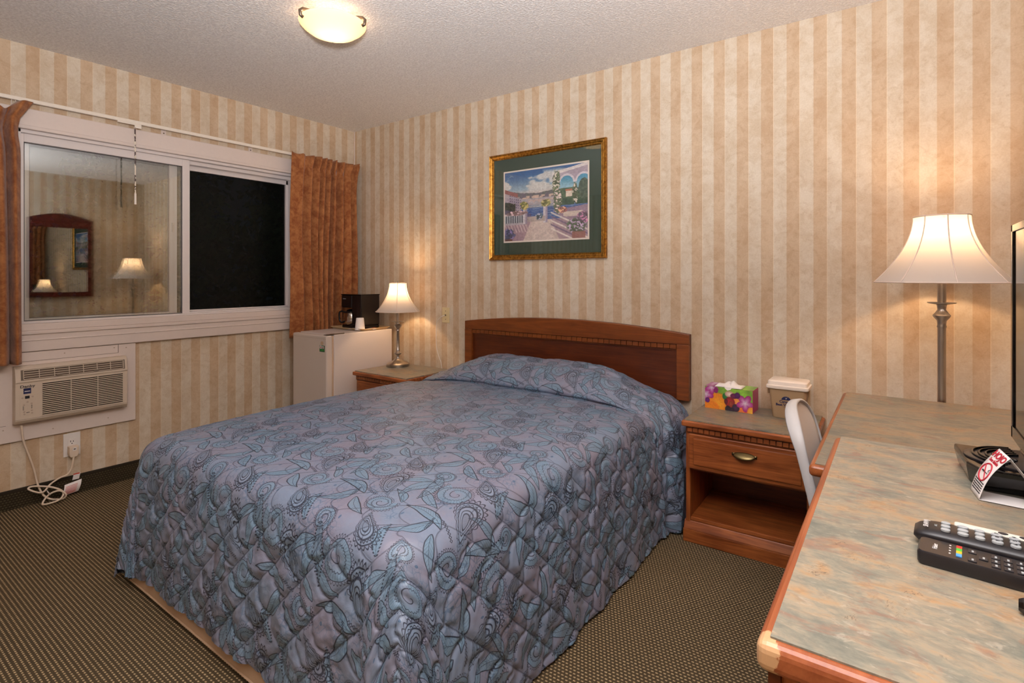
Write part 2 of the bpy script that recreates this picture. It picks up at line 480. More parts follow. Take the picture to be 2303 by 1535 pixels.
M['fridge'] = plain('white_enamel', (216, 206, 202), .38, .5, grain=.015)
M['fr_door'] = plain('warm_white_door', (214, 200, 190), .42, .5, grain=.02, gs=300)
M['gasket'] = plain('beige_gasket', (206, 176, 148), .6)
M['ac'] = plain('beige_plastic', (206, 190, 172), .5, .4, grain=.03); M['ac_side'] = plain('beige_plastic_side', (184, 164, 148), .5, .4)
M['ac_dark'] = plain('ac_recess', (96, 80, 66), .7); M['ac_frame'] = plain('ac_vent_frame', (112, 98, 84), .6)
M['outlet'] = plain('white_plate', (232, 226, 222), .35, .5, grain=.01); M['ivory'] = plain('ivory_plate', (222, 205, 160), .4, .5, grain=.01)
M['cord'] = plain('cream_cord', (224, 205, 184), .5); M['red'] = plain('red_print', (208, 60, 40), .6); M['ink'] = plain('black_print', (24, 22, 30), .6)
M['nickel'] = plain('brushed_nickel', (176, 168, 160), .28, .5, 1., .04); M['brass'] = plain('antique_brass', (120, 104, 70), .3, .5, 1., .15)
M['shade'] = shade_mat('linen_shade', (.80, .74, .70), .42, (.33, .285, .235)); M['seamtrim'] = plain('shade_seam', (226, 208, 196), .8)
M['bowl'] = shade_mat('alabaster_bowl', (.90, .80, .66), .55, (.50, .40, .28))
M['pewter'] = plain('pewter', (118, 104, 90), .4, .5, .8)
M['gold'] = None
g = Mat('gilt_frame', .34, .5, .85); gn = g.noise(g.coord(), 60, 5, .7); g.col(g.mix(gn.step(.35, .65), lin(196, 142, 62), lin(132, 88, 30))); M['gold'] = g.m
M['mat_green'] = plain('green_mat_board', (62, 78, 68), .8, .2); M['cream_board'] = plain('cream_bevel', (226, 214, 202), .7)
M['print'] = attr_mat('art_print', .6, .2); M['pic_glass'] = glass_mat('picture_glass', .045, (1, 1, 1), .02)
M['box_print'] = attr_mat('glossy_card_print', .3, .5); M['tissue'] = plain('tissue_paper', (244, 236, 232), .9, .1)
M['lid'] = plain('white_lid', (240, 226, 214), .35, .5, grain=.01); M['tan'] = plain('tan_plastic', (176, 146, 112), .4, .4, grain=.02)
M['navy'] = plain('navy_print', (30, 36, 84), .5); M['silver'] = plain('steel', (200, 190, 180), .22, .5, 1., .03)
M['tray'] = plain('beige_tray', (206, 176, 132), .45); M['cup'] = plain('foam_cup', (244, 236, 232), .7)
M['chair'] = plain('putty_resin', (234, 222, 212), .5, .4, grain=.02); M['chair_rim'] = plain('light_grey_resin', (206, 204, 204), .42, .5, grain=.02)
M['chair_leg'] = plain('grey_steel', (150, 148, 148), .35, .5, .6)
M['tv'] = plain('glossy_black', (8, 7, 10), .08, .6); M['tvscreen'] = plain('screen_glass', (6, 6, 8), .06, .9)
M['remote'] = plain('remote_body', (30, 28, 32), .3, .5); M['key'] = plain('grey_key', (176, 180, 182), .4); M['keyd'] = plain('dark_key', (46, 44, 48), .35)
M['yellow'] = plain('yellow_key', (226, 188, 40), .4); M['green'] = plain('green_key', (60, 190, 60), .4); M['blue'] = plain('blue_key', (80, 160, 230), .4); M['redk'] = plain('red_key', (220, 50, 40), .4)
M['pale'] = plain('pale_panel', (228, 222, 208), .45); M['card'] = plain('white_card', (236, 230, 228), .6, .3, grain=.01)
M['crimson'] = plain('crimson_print', (190, 40, 60), .6); M['spring'] = plain('beige_box_spring', (192, 162, 134), .75, .2, grain=.05, gs=90)
M['bed'] = bedspread_mat(); M['mirror'] = glass_mat('mirror', 1.0, (.88, .9, .88), .0); M['mahog'] = wood('mahogany', 'y', (110, 38, 28), (70, 20, 16), .3)
M['leaf'] = plain('night_leaves', (120, 150, 96), .7, .3, grain=.5, gs=3); M['bark'] = plain('bark', (70, 58, 46), .9); M['grass'] = plain('night_grass', (40, 56, 34), .9)
M['bulb'] = emis('bulb_glow', (1, .78, .48), 5)
M['stick_green'] = plain('green_sticker', (22, 84, 46), .5); M['orange'] = plain('orange_packet', (206, 120, 80), .5)

# ---------------------------------------------------------------- room shell
RX, FY, CZ = 4.35, -4.4, 2.44
fl = MB().box(-.15, RX + .15, FY - .15, .15, -.1, 0).build('floor', M['carpet']); structure(fl)
structure(MB().box(-.15, RX + .15, FY - .15, .15, CZ, CZ + .1).build('ceiling', M['ceil']))
structure(MB().box(-.15, RX + .15, 0, .15, 0, CZ).build('wall_back', M['wp_back']))
structure(MB().box(RX, RX + .15, FY, 0, 0, CZ).build('wall_right', M['wp_left']))
structure(MB().box(-.15, RX + .15, FY - .15, FY, 0, CZ).build('wall_front', M['wp_back']))
WY0, WY1, WZ0, WZ1 = -2.14, -.545, .962, 1.995
w = MB()
w.box(-.15, 0, FY, WY0, 0, CZ); w.box(-.15, 0, WY1, 0, 0, CZ); w.box(-.15, 0, WY0, WY1, 0, WZ0); w.box(-.15, 0, WY0, WY1, WZ1, CZ)
structure(w.build('wall_left', M['wp_left']))
b = MB().box(0, .012, FY, -.0, 0, .088); o = b.build('baseboard_left', M['carpet_base']); structure(o)
MB().box(0, .0145, FY, -.0, .088, .101).build('binding', M['base_cap'], o)
b = MB().box(.012, RX, -.012, 0, 0, .088); o = b.build('baseboard_back', M['carpet_base']); structure(o)
MB().box(.0145, RX, -.0145, 0, .088, .101).build('binding', M['base_cap'], o)
# the wallboard above the picture rail is hidden; only a fine corner bead is seen
structure(MB().box(.0, .006, -.006, .0, .101, CZ).build('trim_1', M['white']))

# window casing
c = MB()
c.box(0, .022, WY0 - .10, WY1 + .10, 2.002, 2.100)
c.box(0, .030, WY0 - .10, WY1 + .10, 1.990, 2.010)
c.box(0, .018, WY0 - .10, WY0 - .004, .95, 2.0); c.box(0, .018, WY1 + .004, WY1 + .10, .95, 2.0)
c.box(0, .026, WY0 - .10, WY1 + .10, .815, .905); c.box(0, .034, WY0 - .10, WY1 + .10, .905, .925)
c.box(0, .024, WY0 - .10, WY1 + .10, .925, .962); c.box(0, .030, WY0 - .10, WY1 + .10, .870, .878)
structure(c.build('trim_2', M['white'], bev=.004))
# window itself
win = thing('window_1', 'white vinyl sliding window', 'window', (0, -1.34, .962))
del win['label'], win['category']; win['kind'] = 'structure'
f = MB()
f.box(-.14, .004, WY0, WY1, WZ1 - .022, WZ1); f.box(-.14, .004, WY0, WY1, WZ0, WZ0 + .012)
f.box(-.14, .004, WY0, WY0 + .012, WZ0, WZ1); f.box(-.14, .004, WY1 - .014, WY1, WZ0, WZ1)
for k in range(3): f.box(-.045 - k * .022, -.036 - k * .022, WY0, WY1, WZ1 - .045, WZ1 - .02)
f.box(-.11, -.030, -1.30, WY1, WZ0, WZ0 + .020); f.box(-.115, -.085, -1.30, WY1, WZ1 - .075, WZ1 - .02)
f.box(-.115, -.085, WY1 - .03, WY1, WZ0, WZ1); f.box(-.115, -.085, -1.30, WY1, WZ0 + .012, WZ0 + .028)
f.build('window_frame', M['vinyl'], win, bev=.002)
def sash(x0, x1, y0, y1, z0, z1, wl, wr, wt, wb, name):
    s = MB(); s.box(x0, x1, y0, y0 + wl, z0, z1); s.box(x0, x1, y1 - wr, y1, z0, z1)
    s.box(x0, x1, y0 + wl, y1 - wr, z1 - wt, z1); s.box(x0, x1, y0 + wl, y1 - wr, z0, z0 + wb)
    o = s.build(name, M['vinyl'], win, bev=.002)
    xm = (x0 + x1) / 2
    MB().box(xm - .002, xm + .002, y0 + wl, y1 - wr, z0 + wb, z1 - wt).build('glass_pane', M['glass'], o)
    g_ = MB(); 
    for (a, b_) in ((y0 + wl, y0 + wl + .004), (y1 - wr - .004, y1 - wr)): g_.box(xm + .002, xm + .006, a, b_, z0 + wb, z1 - wt)
    for (a, b_) in ((z0 + wb, z0 + wb + .004), (z1 - wt - .004, z1 - wt)): g_.box(xm + .002, xm + .006, y0 + wl, y1 - wr, a, b_)
    g_.build('gasket', M['vinyl_grey'], o)
    return o
s1 = sash(-.045, -.020, WY0 + .006, -1.292, WZ0 - .0, WZ1 - .018, .022, .044, .048, .012, 'sliding_sash')
s2 = sash(-.085, -.060, WY0 + .03, -1.352, WZ0 + .010, WZ1 - .03, .028, .046, .03, .014, 'rear_sash')
MB().box(-.060, -.048, -1.385, -1.372, 1.50, 1.56).box(-.060, -.042, -1.382, -1.375, 1.515, 1.545).build('latch', M['white'], s2, bev=.002)
MB().box(-.103, -.101, -1.30, WY1 - .03, WZ0 + .02, WZ1 - .07).build('insect_screen', M['screen'], win)

# curtain track
tr = thing('curtain_track', 'thin cream enamelled curtain track running above the window', 'curtain rod', (.06, -1.4, 2.13))
MB().box(.046, .064, -2.75, -.03, 2.122, 2.142).build('rail', M['rod'], tr, bev=.003)
for y in (-2.13, -1.455, -.9, -.3):
    k = MB().box(.0, .05, y - .008, y + .008, 2.137, 2.144).box(0, .004, y - .014, y + .014, 2.098, 2.144)
    bo = k.build('bracket', M['white'], tr, bev=.001)
    MB().tube([(.003, y, 2.112), (.007, y, 2.112)], .004, 8).build('screw', M['pewter'], bo)
MB().box(.058, .070, -1.72, -1.60, 2.112, 2.121).box(.066, .072, -1.635, -1.60, 2.095, 2.118).build('master_carrier', M['rod'], tr, bev=.001)
for y in (-2.165,):
    MB().tube(smoothpath([(.06, y - .01, 2.125), (.06, y - .012, 2.10), (.062, y, 2.085), (.06, y + .006, 2.105), (.06, y + .004, 2.12)]), .0015, 6).build('hook', M['white'], tr)
wd = thing('draw_wand', 'mottled draw wand hanging from the curtain track before the glass', 'curtain wand', (.085, -1.635, 2.09))
MB().tube([(.076, -1.635 + .006 * math.cos(a), 2.092 + .006 * math.sin(a)) for a in np.linspace(0, 2 * PI, 13)[:-1]], .0012, 6, True).build('ring', M['white'], wd)
ml = Mat('chipped_wand', .35); nz_ = ml.noise(ml.mapped((1, 1, 1)), 28, 4, .7); ml.col(ml.mix(nz_.step(.5, .53), lin(232, 220, 200), lin(58, 30, 26)))
MB().tube([(.076, -1.635, 2.086), (.078, -1.634, 1.70)], .0036, 8).build('rod', ml.m, wd)
MB().tube([(.078, -1.634, 1.705), (.0785, -1.634, 1.640)], [.0058, .0066], 8).build('tip', M['rod'], wd)

# curtains
def curtain(name, label, y0, y1, z0, z1, flat, npl, seed, outward, topfn=None, edge=None, lx=.092):
    nu, nv = 260, 70; r_ = random.Random(seed); ph = [r_.uniform(-.5, .5) for _ in range(8)]
    def fn(u, v):
        z = z0 + (z1 - z0) * v
        k = max(0., (u - flat) / (1 - flat)) if outward > 0 else max(0., (1 - flat - u) / (1 - flat)) if flat else u
        if not flat: k = u
        on = min(1, max(0, k * npl * 1.2))
        hd = max(0., (v - .90) / .10)                       # header above the pinch
        wv = 2 * PI * npl * (k + .015 * math.sin(5 * k + ph[0] + v * 1.2))
        amp = .030 * (1 - .25 * v)
        fw_ = (wv / (2 * PI) + .25 * math.sin(k * 9 + seed)) % 1; vd_ = abs(fw_ - .5)
        x = (-.036 * math.cos(2 * PI * (vd_ + .0) * 1.0) * (1 + .18 * math.sin(3.3 * k * npl)) + .004 * math.sin(wv * 2 + 5 * k)) * (1 - .12 * v) * on
        pinch = math.exp(-((v - .925) / .016) ** 2)
        x = x * (1 - .55 * pinch) + .012 * hd * abs(math.sin(wv / 2 + .4)) * on
        y = y0 + (y1 - y0) * u + .010 * math.sin(wv) * on * (1 - .4 * v)
        y += .006 * math.sin(3.1 * v + 9 * u + ph[1]) + .0
        x += .006 * math.sin(7 * v + 5 * u + ph[2])
        if edge: y += edge(u, v)
        if topfn: z += topfn(u, v)
        return (lx + x, y, z)
    o = MB().grid(fn, nu, nv).build(name, M['curtain'], None, smooth=True, solid=.002, loc=(lx, (y0 + y1) / 2, z0))
    return tag(o, label, 'curtain', 'rust curtains at the window')
curtain('curtain', 'rust pinch-pleated curtain drawn into the corner behind the refrigerator', -.655, -.045, .775, 2.145, .16, 9, 3, 1,
        topfn=lambda u, v: (-.02 * (1 - v) + .0 + (-.012 * abs(math.sin(20 * u)) * (v > .97))) , edge=lambda u, v: .018 * max(0, (v - .6) / .4) * (1 - u) + .03 * u * max(0, (v - .75) / .25) ** 2, lx=.092)
def tf(u, v):
    k = max(0, (v - .93) / .07)
    return k * (-.048 * math.exp(-((u - .84) / .06) ** 2) - .018 * math.sin(u * 9) ** 2) + .004 * math.sin(u * 12) * (1 - v)
curtain('curtain', 'rust curtain at the left edge of the picture, its heading sagging from the hooks', -2.62, -2.14, .765, 2.125, 0, 5, 5, -1, topfn=tf,
        edge=lambda u, v: .045 * max(0, (v - .93) / .07) * max(0, (u - .85) / .15) - .012 * math.exp(-((v - .88) / .05) ** 2) * u, lx=.085)

# ---------------------------------------------------------------- night outside
tag(MB().box(-14, -.4, -9, 9, -.35, -.302).build('lawn', M['grass'], loc=(-7, 0, -.3)), 'dark lawn lying outside beyond the window', 'lawn')
def tree(x, y, h, r, seed, label):
    rr = random.Random(seed); t = thing('tree', label, 'tree', (x, y, -.3), group='trees outside in the dark')
    MB().tube([(x, y, -.3), (x + .05, y, h * .35), (x, y + .08, h * .7)], [.16, .12, .07], 8).build('trunk', M['bark'], t)
    m = MB()
    for _ in range(5200):
        d = Vector((rr.gauss(0, 1), rr.gauss(0, 1), rr.gauss(0, 1))).normalized() * (r * rr.uniform(.55, 1.0))
        lobe = 1 + .25 * math.sin(5 * d.x / r * 3 + seed) * math.cos(4 * d.z / r * 3)
        p = Vector((x, y, h * .62)) + Vector((d.x * lobe, d.y * lobe, d.z * 1.25 * lobe))
        a = Vector((rr.gauss(0, 1), rr.gauss(0, 1), rr.gauss(0, 1))).normalized() * .07
        b_ = a.cross(Vector((rr.gauss(0, 1), rr.gauss(0, 1), rr.gauss(0, 1)))).normalized() * .035
        o_ = len(m.v); m.v += [tuple(p - a), tuple(p + b_), tuple(p + a), tuple(p - b_)]; m.f.append([o_, o_ + 1, o_ + 2, o_ + 3])
    m.build('foliage', M['leaf'], t)
hd = thing('hedge', 'dark leafy hedge growing low behind the trees outside the window', 'hedge', (-7.3, .8, -.3))
hr = random.Random(9); hm = MB()
for _ in range(9000):
    p = Vector((-7.3 + hr.uniform(-.45, .45), hr.uniform(-3.2, 5.2), hr.uniform(-.25, 2.1) + .25 * math.sin(_ * .7)))
    a = Vector((hr.gauss(0, 1), hr.gauss(0, 1), hr.gauss(0, 1))).normalized() * .10; b_ = a.cross(Vector((hr.gauss(0, 1), hr.gauss(0, 1), hr.gauss(0, 1)))).normalized() * .05
    o_ = len(hm.v); hm.v += [tuple(p - a), tuple(p + b_), tuple(p + a), tuple(p - b_)]; hm.f.append([o_, o_ + 1, o_ + 2, o_ + 3])
hm.build('foliage', M['leaf'], hd)
sm_ = MB().tube([(-7.3, -3.2, -.25), (-7.3, 5.2, -.25)], .04, 8).build('woody_base', M['bark'], hd)
tree(-4.9, .25, 3.1, 1.0, 1, 'leafy tree in the dark seen through the left part of the screened opening')
tree(-4.4, 2.6, 3.5, 1.1, 2, 'leafy tree in the dark seen through the screened opening beside the right curtain')

# ---------------------------------------------------------------- air conditioner and its board
bd = MB().box(0, .016, -2.85, -1.611, .350, .812)
o = structure(bd.build('trim_3', M['white'], bev=.003))
l_ = MB().box(.0162, .0172, -2.85, -1.700, .7625, .764).box(.0162, .0172, -1.701, -1.699, .764, .812).box(.0162, .0172, -2.85, -2.19, .44, .4415)
l_.build('board_joint', M['ac_dark'], o)
for (y, z) in ((-1.66, .79), (-1.66, .44), (-1.72, .795), (-1.95, .79), (-2.2, .42), (-1.75, .39), (-2.0, .385), (-2.23, .5)):
    MB().tube([(.016, y, z), (.0175, y, z)], .0035, 8).build('screw', M['ac_side'], o)
AY0, AY1, AZ0, AZ1 = -2.165, -1.672, .438, .745
ac = thing('air_conditioner', 'beige through-wall air conditioner with louvred front, set in the white board', 'air conditioner', (.016, -1.92, .438))
body = MB()
prof = [(.016, AZ0 + .004), (.060, AZ0 + .010), (.074, AZ0 + .028), (.074, AZ0 + .222), (.078, AZ0 + .226), (.066, AZ1 - .012), (.052, AZ1), (.016, AZ1)]
body.prism([(p[0], p[1]) for p in prof], AY0, AY1, 'y')
body.build('housing', M['ac'], ac, bev=.004)
# intake grille: slats over a dark recess
gy0, gy1 = AY0 + .108, AY1 - .024; gz0, gz1 = AZ0 + .042, AZ0 + .212
gb = MB().box(.0740, .0744, gy0, gy1, gz0, gz1).build('intake_recess', M['gap'], ac)
ns = 17; ph = (gz1 - gz0) / ns
sl = MB()
for i in range(ns + 1): sl.box(.0744, .0775, gy0 - .002, gy1 + .002, gz0 + i * ph - .0024, gz0 + i * ph + .0024)
for k in (1 / 3, 2 / 3): sl.box(.0744, .0778, gy0 + (gy1 - gy0) * k - .0013, gy0 + (gy1 - gy0) * k + .0013, gz0, gz1)
sl.build('intake_grille', M['ac'], ac)
# outlet louvre on the slanted head
def slant(z): return .078 - (z - (AZ0 + .226)) * .16
oz0, oz1 = AZ0 + .236, AZ1 - .018; oy0, oy1 = AY0 + .022, AY1 - .014
def sq(y0, y1, z0, z1, d0, d1):
    m = MB(); xs = lambda z, d: slant(z) + d
    m.add([(xs(z0, d0), y0, z0), (xs(z0, d0), y1, z0), (xs(z1, d0), y1, z1), (xs(z1, d0), y0, z1), (xs(z0, d1), y0, z0), (xs(z0, d1), y1, z0), (xs(z1, d1), y1, z1), (xs(z1, d1), y0, z1)],
          [(0, 1, 2, 3), (4, 7, 6, 5), (0, 4, 5, 1), (1, 5, 6, 2), (2, 6, 7, 3), (3, 7, 4, 0)]); return m
sq(oy0, oy1, oz0, oz1, .0002, .0008).build('vent_surround', M['ac_frame'], ac)
sq(oy0 + .012, oy1 - .010, oz0 + .006, oz1 - .004, .0008, .0012).build('vent_recess', M['ac_dark'], ac)
v = MB(); vy0, vy1, vz0, vz1 = oy0 + .010, oy1 - .008, oz0 + .005, oz1 - .003
def addm(a, b): a.add(b.v, b.f)
for i in range(5): z = vz0 + (vz1 - vz0) * i / 4; addm(v, sq(vy0, vy1, z - .0014, z + .0014, .0012, .005))
for i in range(8): y = vy0 + (vy1 - vy0) * i / 7; addm(v, sq(y - .0012, y + .0012, vz0, vz1, .0012, .0055))
v.build('vent_louvre', M['ac'], ac)
h = MB(); 
for k in (.33, .70): sq(vy0 + (vy1 - vy0) * k - .012, vy0 + (vy1 - vy0) * k + .012, vz0 + .001, vz0 + .008, .005, .009).build('louvre_tab', M['ac_frame'], ac)
cp = MB().box(.0740, .0750, AY0 + .018, AY0 + .082, AZ0 + .052, AZ0 + .162).build('control_panel', M['ac'], ac, bev=.0005)
MB().box(.075, .0756, AY0 + .038, AY0 + .056, AZ0 + .140, AZ0 + .154).build('display', M['ink'], cp)
for (y, z) in ((.028, .145), (.068, .147), (.048, .122), (.034, .108), (.064, .112), (.035, .072), (.065, .076), (.036, .060), (.066, .062)):
    MB().tube([(.075, AY0 + y, AZ0 + z), (.0762, AY0 + y, AZ0 + z)], .0045, 14).build('button', M['ac_side'], cp)
for (y, z0_) in ((.033, .082), (.066, .086)):
    m = MB()
    for k in range(5): m.box(.0750, .0754, AY0 + y - .004, AY0 + y + .001, AZ0 + z0_ + k * .0042, AZ0 + z0_ + k * .0042 + .002)
    m.build('indicator_marks', M['ink'], cp)
MB().box(.0750, .0754, AY0 + .043, AY0 + .056, AZ0 + .066, AZ0 + .0685).build('indicator_marks', M['ink'], cp)
text('Danby', .019, (.0745, AY0 + .048, AZ0 + .203), (0, 1, 0), (0, 0, 1), M['ink'], ac, bold=.0003, sx=1.2)
MB().box(.0740, .0748, AY0 + .032, AY0 + .062, AZ0 + .165, AZ0 + .194).build('energy_badge', M['navy'], ac)
MB().box(.0748, .0751, AY0 + .036, AY0 + .058, AZ0 + .176, AZ0 + .180).build('badge_stripe', M['vinyl'], ac)
MB().box(.0740, .0742, AY0 + .0, AY1, AZ0 + .033, AZ0 + .0342).build('seam_line', M['ac_frame'], ac)
# the cord and plug
cord = thing('power_cord', 'cream air conditioner cord looping down to the floor and up to the outlet plug', 'power cord', (.05, -2.04, .0))
pts = [(.045, -2.135, .437), (.045, -2.128, .36), (.040, -2.112, .30), (.036, -2.085, .20), (.045, -2.070, .11), (.062, -2.050, .05), (.075, -2.02, .022), (.085, -1.975, .012), (.098, -1.965, .035),
       (.085, -1.99, .06), (.075, -2.03, .05), (.085, -2.06, .015), (.105, -2.04, .012), (.100, -1.99, .018), (.085, -1.975, .05), (.07, -2.02, .085), (.055, -2.09, .108), (.06, -2.11, .10), (.075, -2.06, .07), (.06, -2.02, .10), (.05, -1.98, .118), (.045, -1.945, .125), (.042, -1.925, .16), (.040, -1.916, .215)]
MB().tube(smoothpath(pts, 8), .0046, 8).build('cable', M['cord'], cord, smooth=True)
MB().tube([(.085, -2.028, .05), (.093, -2.034, .062), (.08, -2.04, .075), (.068, -2.034, .06)], .002, 6, True).build('cord_tie', M['white'], cord)
pg = MB().prism([(-1.937, .228), (-1.930, .212), (-1.900, .212), (-1.893, .228), (-1.893, .272), (-1.937, .272)], .0085, .046, 'x').build('plug', M['cord'], cord, bev=.004)
MB().box(.046, .0475, -1.922, -1.905, .248, .266).build('reset_button', M['outlet'], pg, bev=.0005)
MB().box(.0475, .048, -1.918, -1.909, .254, .260).build('button_mark', M['ac_dark'], pg)
tg = MB().grid(lambda u, v: (.055 + .012 * math.sin(v * 3), -1.975 + u * .075 + .015 * v, .012 + .062 * v + .012 * u), 6, 6).build('warning_tag', M['card'], cord, solid=.0006)
m = MB()
for k in range(7): m.grid(lambda u, v, k=k: (.0575 + .012 * math.sin((.12 + k * .11) * 3), -1.968 + u * .052 + .015 * (.1 + k * .11), .0125 + .062 * (.1 + k * .11 + v * .035) + .012 * (u * .7 + .1)), 3, 1)
m.build('tag_print', M['red'], tg)
tg = MB().grid(lambda u, v: (.048 + .004 * v, -1.925 + u * .030 + .006 * v, .088 + .034 * v), 4, 4).build('warning_tag', M['card'], cord, solid=.0006)
MB().grid(lambda u, v: (.0525, -1.921 + u * .028, .117 + .006 * v), 2, 1).build('tag_print', M['red'], tg)
def outlet(name, label, pos, face, mat, holes=True):
    x, y, z = pos; t = thing(name, label, 'wall outlet', pos)
    if face == 'x':
        MB().box(.0005, .006, y - .038, y + .038, z - .064, z + .064).build('cover_plate', mat, t, bev=.002)
        MB().box(.006, .0085, y - .018, y + .018, z - .035, z + .035).build('receptacle', mat, t, bev=.002)
        MB().box(.0085, .0088, y - .008, y - .005, z + .014, z + .024).box(.0085, .0088, y + .004, y + .007, z + .014, z + .022).box(.0085, .0088, y - .003, y + .002, z + .004, z + .009).build('socket_slots', M['ink'], t)
    return t
outlet('wall_outlet', 'white duplex wall outlet under the air conditioner with a plug in it', (0, -1.915, .275), 'x', M['outlet'])

# ivory cable plate and lead by the bedside lamp
t = thing('cable_outlet', 'ivory cable wall plate between the bedside lamp and the headboard', 'wall plate', (1.058, 0, .93))
MB().box(1.022, 1.094, -.006, -.0005, .874, .986).build('cover_plate', M['ivory'], t, bev=.002)
for z in (.96, .90): MB().tube([(1.058, -.006, z), (1.058, -.008, z)], .003, 8).build('screw', M['pewter'], t)
MB().tube([(1.058, -.006, .93), (1.058, -.014, .93)], .005, 8).build('jack', M['pewter'], t)
tag(MB().tube(smoothpath([(1.058, -.014, .928), (1.045, -.03, .922), (1.01, -.03, .90), (.985, -.025, .86), (.975, -.02, .80), (.978, -.02, .70), (1.0, -.02, .63), (1.03, -.02, .56), (1.04, -.02, .40), (1.045, -.022, .1), (1.05, -.03, .004)]), .0024, 8).build('cable', M['outlet'], smooth=True, loc=(1.0, -.02, .56)),
    'thin white cable drooping from the ivory wall plate behind the bed', 'cable')

# ---------------------------------------------------------------- picture
pc = thing('framed_picture', 'gilt-framed print of a flowered harbour terrace hanging over the bed', 'picture', (1.914, 0, 1.322))
PX0, PX1, PZ0, PZ1 = 1.477, 2.352, 1.322, 2.033; D = .030
def frame(x0, x1, z0, z1, wd_, prof, mat, name, parent):
    m = MB()
    n = len(prof); ring = []
    for (cx, cz, sx_, sz) in ((x0, z0, 1, 1), (x1, z0, -1, 1), (x1, z1, -1, -1), (x0, z1, 1, -1)):
        ring.append([(cx + sx_ * p[0], -p[1], cz + sz * p[0]) for p in prof])
    vs = [v for r in ring for v in r]; fs = []
    for k in range(4):
        for i in range(n):
            j = (i + 1) % n; a = k * n; b_ = ((k + 1) % 4) * n
            fs.append((a + i, a + j, b_ + j, b_ + i))
    return m.add(vs, fs).build(name, mat, parent)
frame(PX0, PX1, PZ0, PZ1, .036, [(0, .002), (0, .022), (.006, .030), (.012, .026), (.016, .027), (.024, .020), (.030, .021), (.036, .013), (.036, .002)], M['gold'], 'frame', pc)
mb = MB().box(PX0 + .03, PX1 - .03, -.009, -.004, PZ0 + .03, PZ1 - .03).build('mat_board', M['mat_green'], pc)
QX0, QX1, QZ0, QZ1 = 1.592, 2.236, 1.438, 1.914
MB().box(QX0, QX1, -.0098, -.009, QZ0, QZ1).build('mat_bevel', M['cream_board'], mb)
def painting(u, v):
    n1 = fbm(u, v, 6, 1); n2 = fbm(u, v, 24, 5); n3 = fbm(u, v, 60, 9, 2)
    H = lambda *a: np.array(a) / 255.
    def lay(c, mask, col):
        mask = np.clip(mask, 0, 1)[..., None]; return c * (1 - mask) + np.asarray(col) * mask
    mixc = lambda a, b_, k: H(*a) * (1 - k[..., None]) + H(*b_) * k[..., None]
    c = mixc((150, 175, 190), (52, 98, 150), sst(v, .70, .98))
    cl = sst(fbm(u * 1.1, v * 1.8, 5, 20), .50, .62) * sst(v, .62, .75) * (1 - sst(v, .93, 1.0)); c = lay(c, cl * .9, H(215, 212, 205))
    c = lay(c, (1 - sst(v, .66, .74)), mixc((226, 208, 190), (196, 190, 190), n1))
    hill = .655 + .03 * np.sin(u * 9 + 1) * n1 + .02 * n2
    c = lay(c, (v < hill + .02) * 1., mixc((120, 105, 130), (92, 110, 100), n2))
    c = lay(c, (v < .625 + .015 * n2) * (n2 > .46) * 1., H(205, 180, 165))
    c = lay(c, (v < .595) * 1., mixc((190, 178, 172), (160, 160, 175), n1))
    wat = (v < .50) * 1.; c = lay(c, wat, mixc((54, 92, 150), (130, 150, 180), sst(np.sin(v * 190 + n2 * 9) * .5 + n2, .55, .95) * .7 + sst(v, .42, .5) * .3))
    c = lay(c, (v < .5) * (v > .46) * (abs(u - .42) < .3) * .6, H(190, 180, 170))
    br = (v < .575) * (v > .53) * (u > .3) * (u < .62) * (((u * 16) % 1 - .5) ** 2 * 4 + ((v - .53) / .035) ** 2 > .6); c = lay(c, br * .8, H(196, 170, 160))
    # buildings at left
    bl = (u < .22) * (v < .70 - u * .45) * (v > .38 + .25 * u); c = lay(c, bl * 1., mixc((196, 186, 186), (150, 140, 160), n1))
    wdw = bl * ((u * 38) % 1 > .5) * ((v * 26 + u * 8) % 1 > .5) * (u > .06); c = lay(c, wdw * .7, H(84, 80, 110))
    c = lay(c, (u < .17) * (abs(v - (.73 - u * .45)) < .028) * 1., H(146, 92, 92))
    c = lay(c, (u < .14) * (v < .52 + .06 * n2) * (v > .30) * 1., mixc((40, 52, 50), (90, 96, 84), n3))
    c = lay(c, (u < .34) * (v < .46 - u * .25) * (v > .30) * .8, mixc((70, 70, 100), (120, 110, 140), n2))
    # terrace floor
    tf_ = (v < .285 + .02 * (u < .3)) * 1.; c = lay(c, tf_, mixc((176, 152, 156), (150, 124, 142), n1))
    c = lay(c, (v < .275) * (abs(u - .46) < .12 + (.28 - v) * .35) * 1., mixc((222, 208, 196), (190, 170, 165), n2))
    c = lay(c, (v < .24) * (v > .12) * (u < .30) * (((u * 26 + v * 9) % 1) < .35) * .6, H(222, 204, 196))
    # balustrade
    c = lay(c, (u < .27) * (v < .375) * (v > .245) * 1., H(86, 92, 104)); c = lay(c, (u < .27) * (v < .37) * (v > .25) * (((u * 34) % 1) < .5) * 1., H(178, 184, 188))
    c = lay(c, (u < .28) * (abs(v - .378) < .014) * 1., H(206, 200, 200)); c = lay(c, (u < .28) * (abs(v - .245) < .016) * 1., H(180, 172, 178))
    for x0 in (.265, .515):
        c = lay(c, (abs(u - x0) < .026) * (v < .47) * (v > .24) * 1., mixc((206, 200, 204), (156, 146, 166), sst(u - x0, -.01, .015)))
    c = lay(c, (abs(u - .40) < .11) * (v < .335) * (v > .265) * 1., mixc((196, 180, 170), (150, 140, 140), n2))
    # steps to the right
    c = lay(c, (v < .40 - (u - .62) * -.12) * (u > .60) * (v < .46) * (v > .40 - (u - .6) * .9 + .0) * 1., mixc((166, 146, 160), (142, 120, 140), n1))
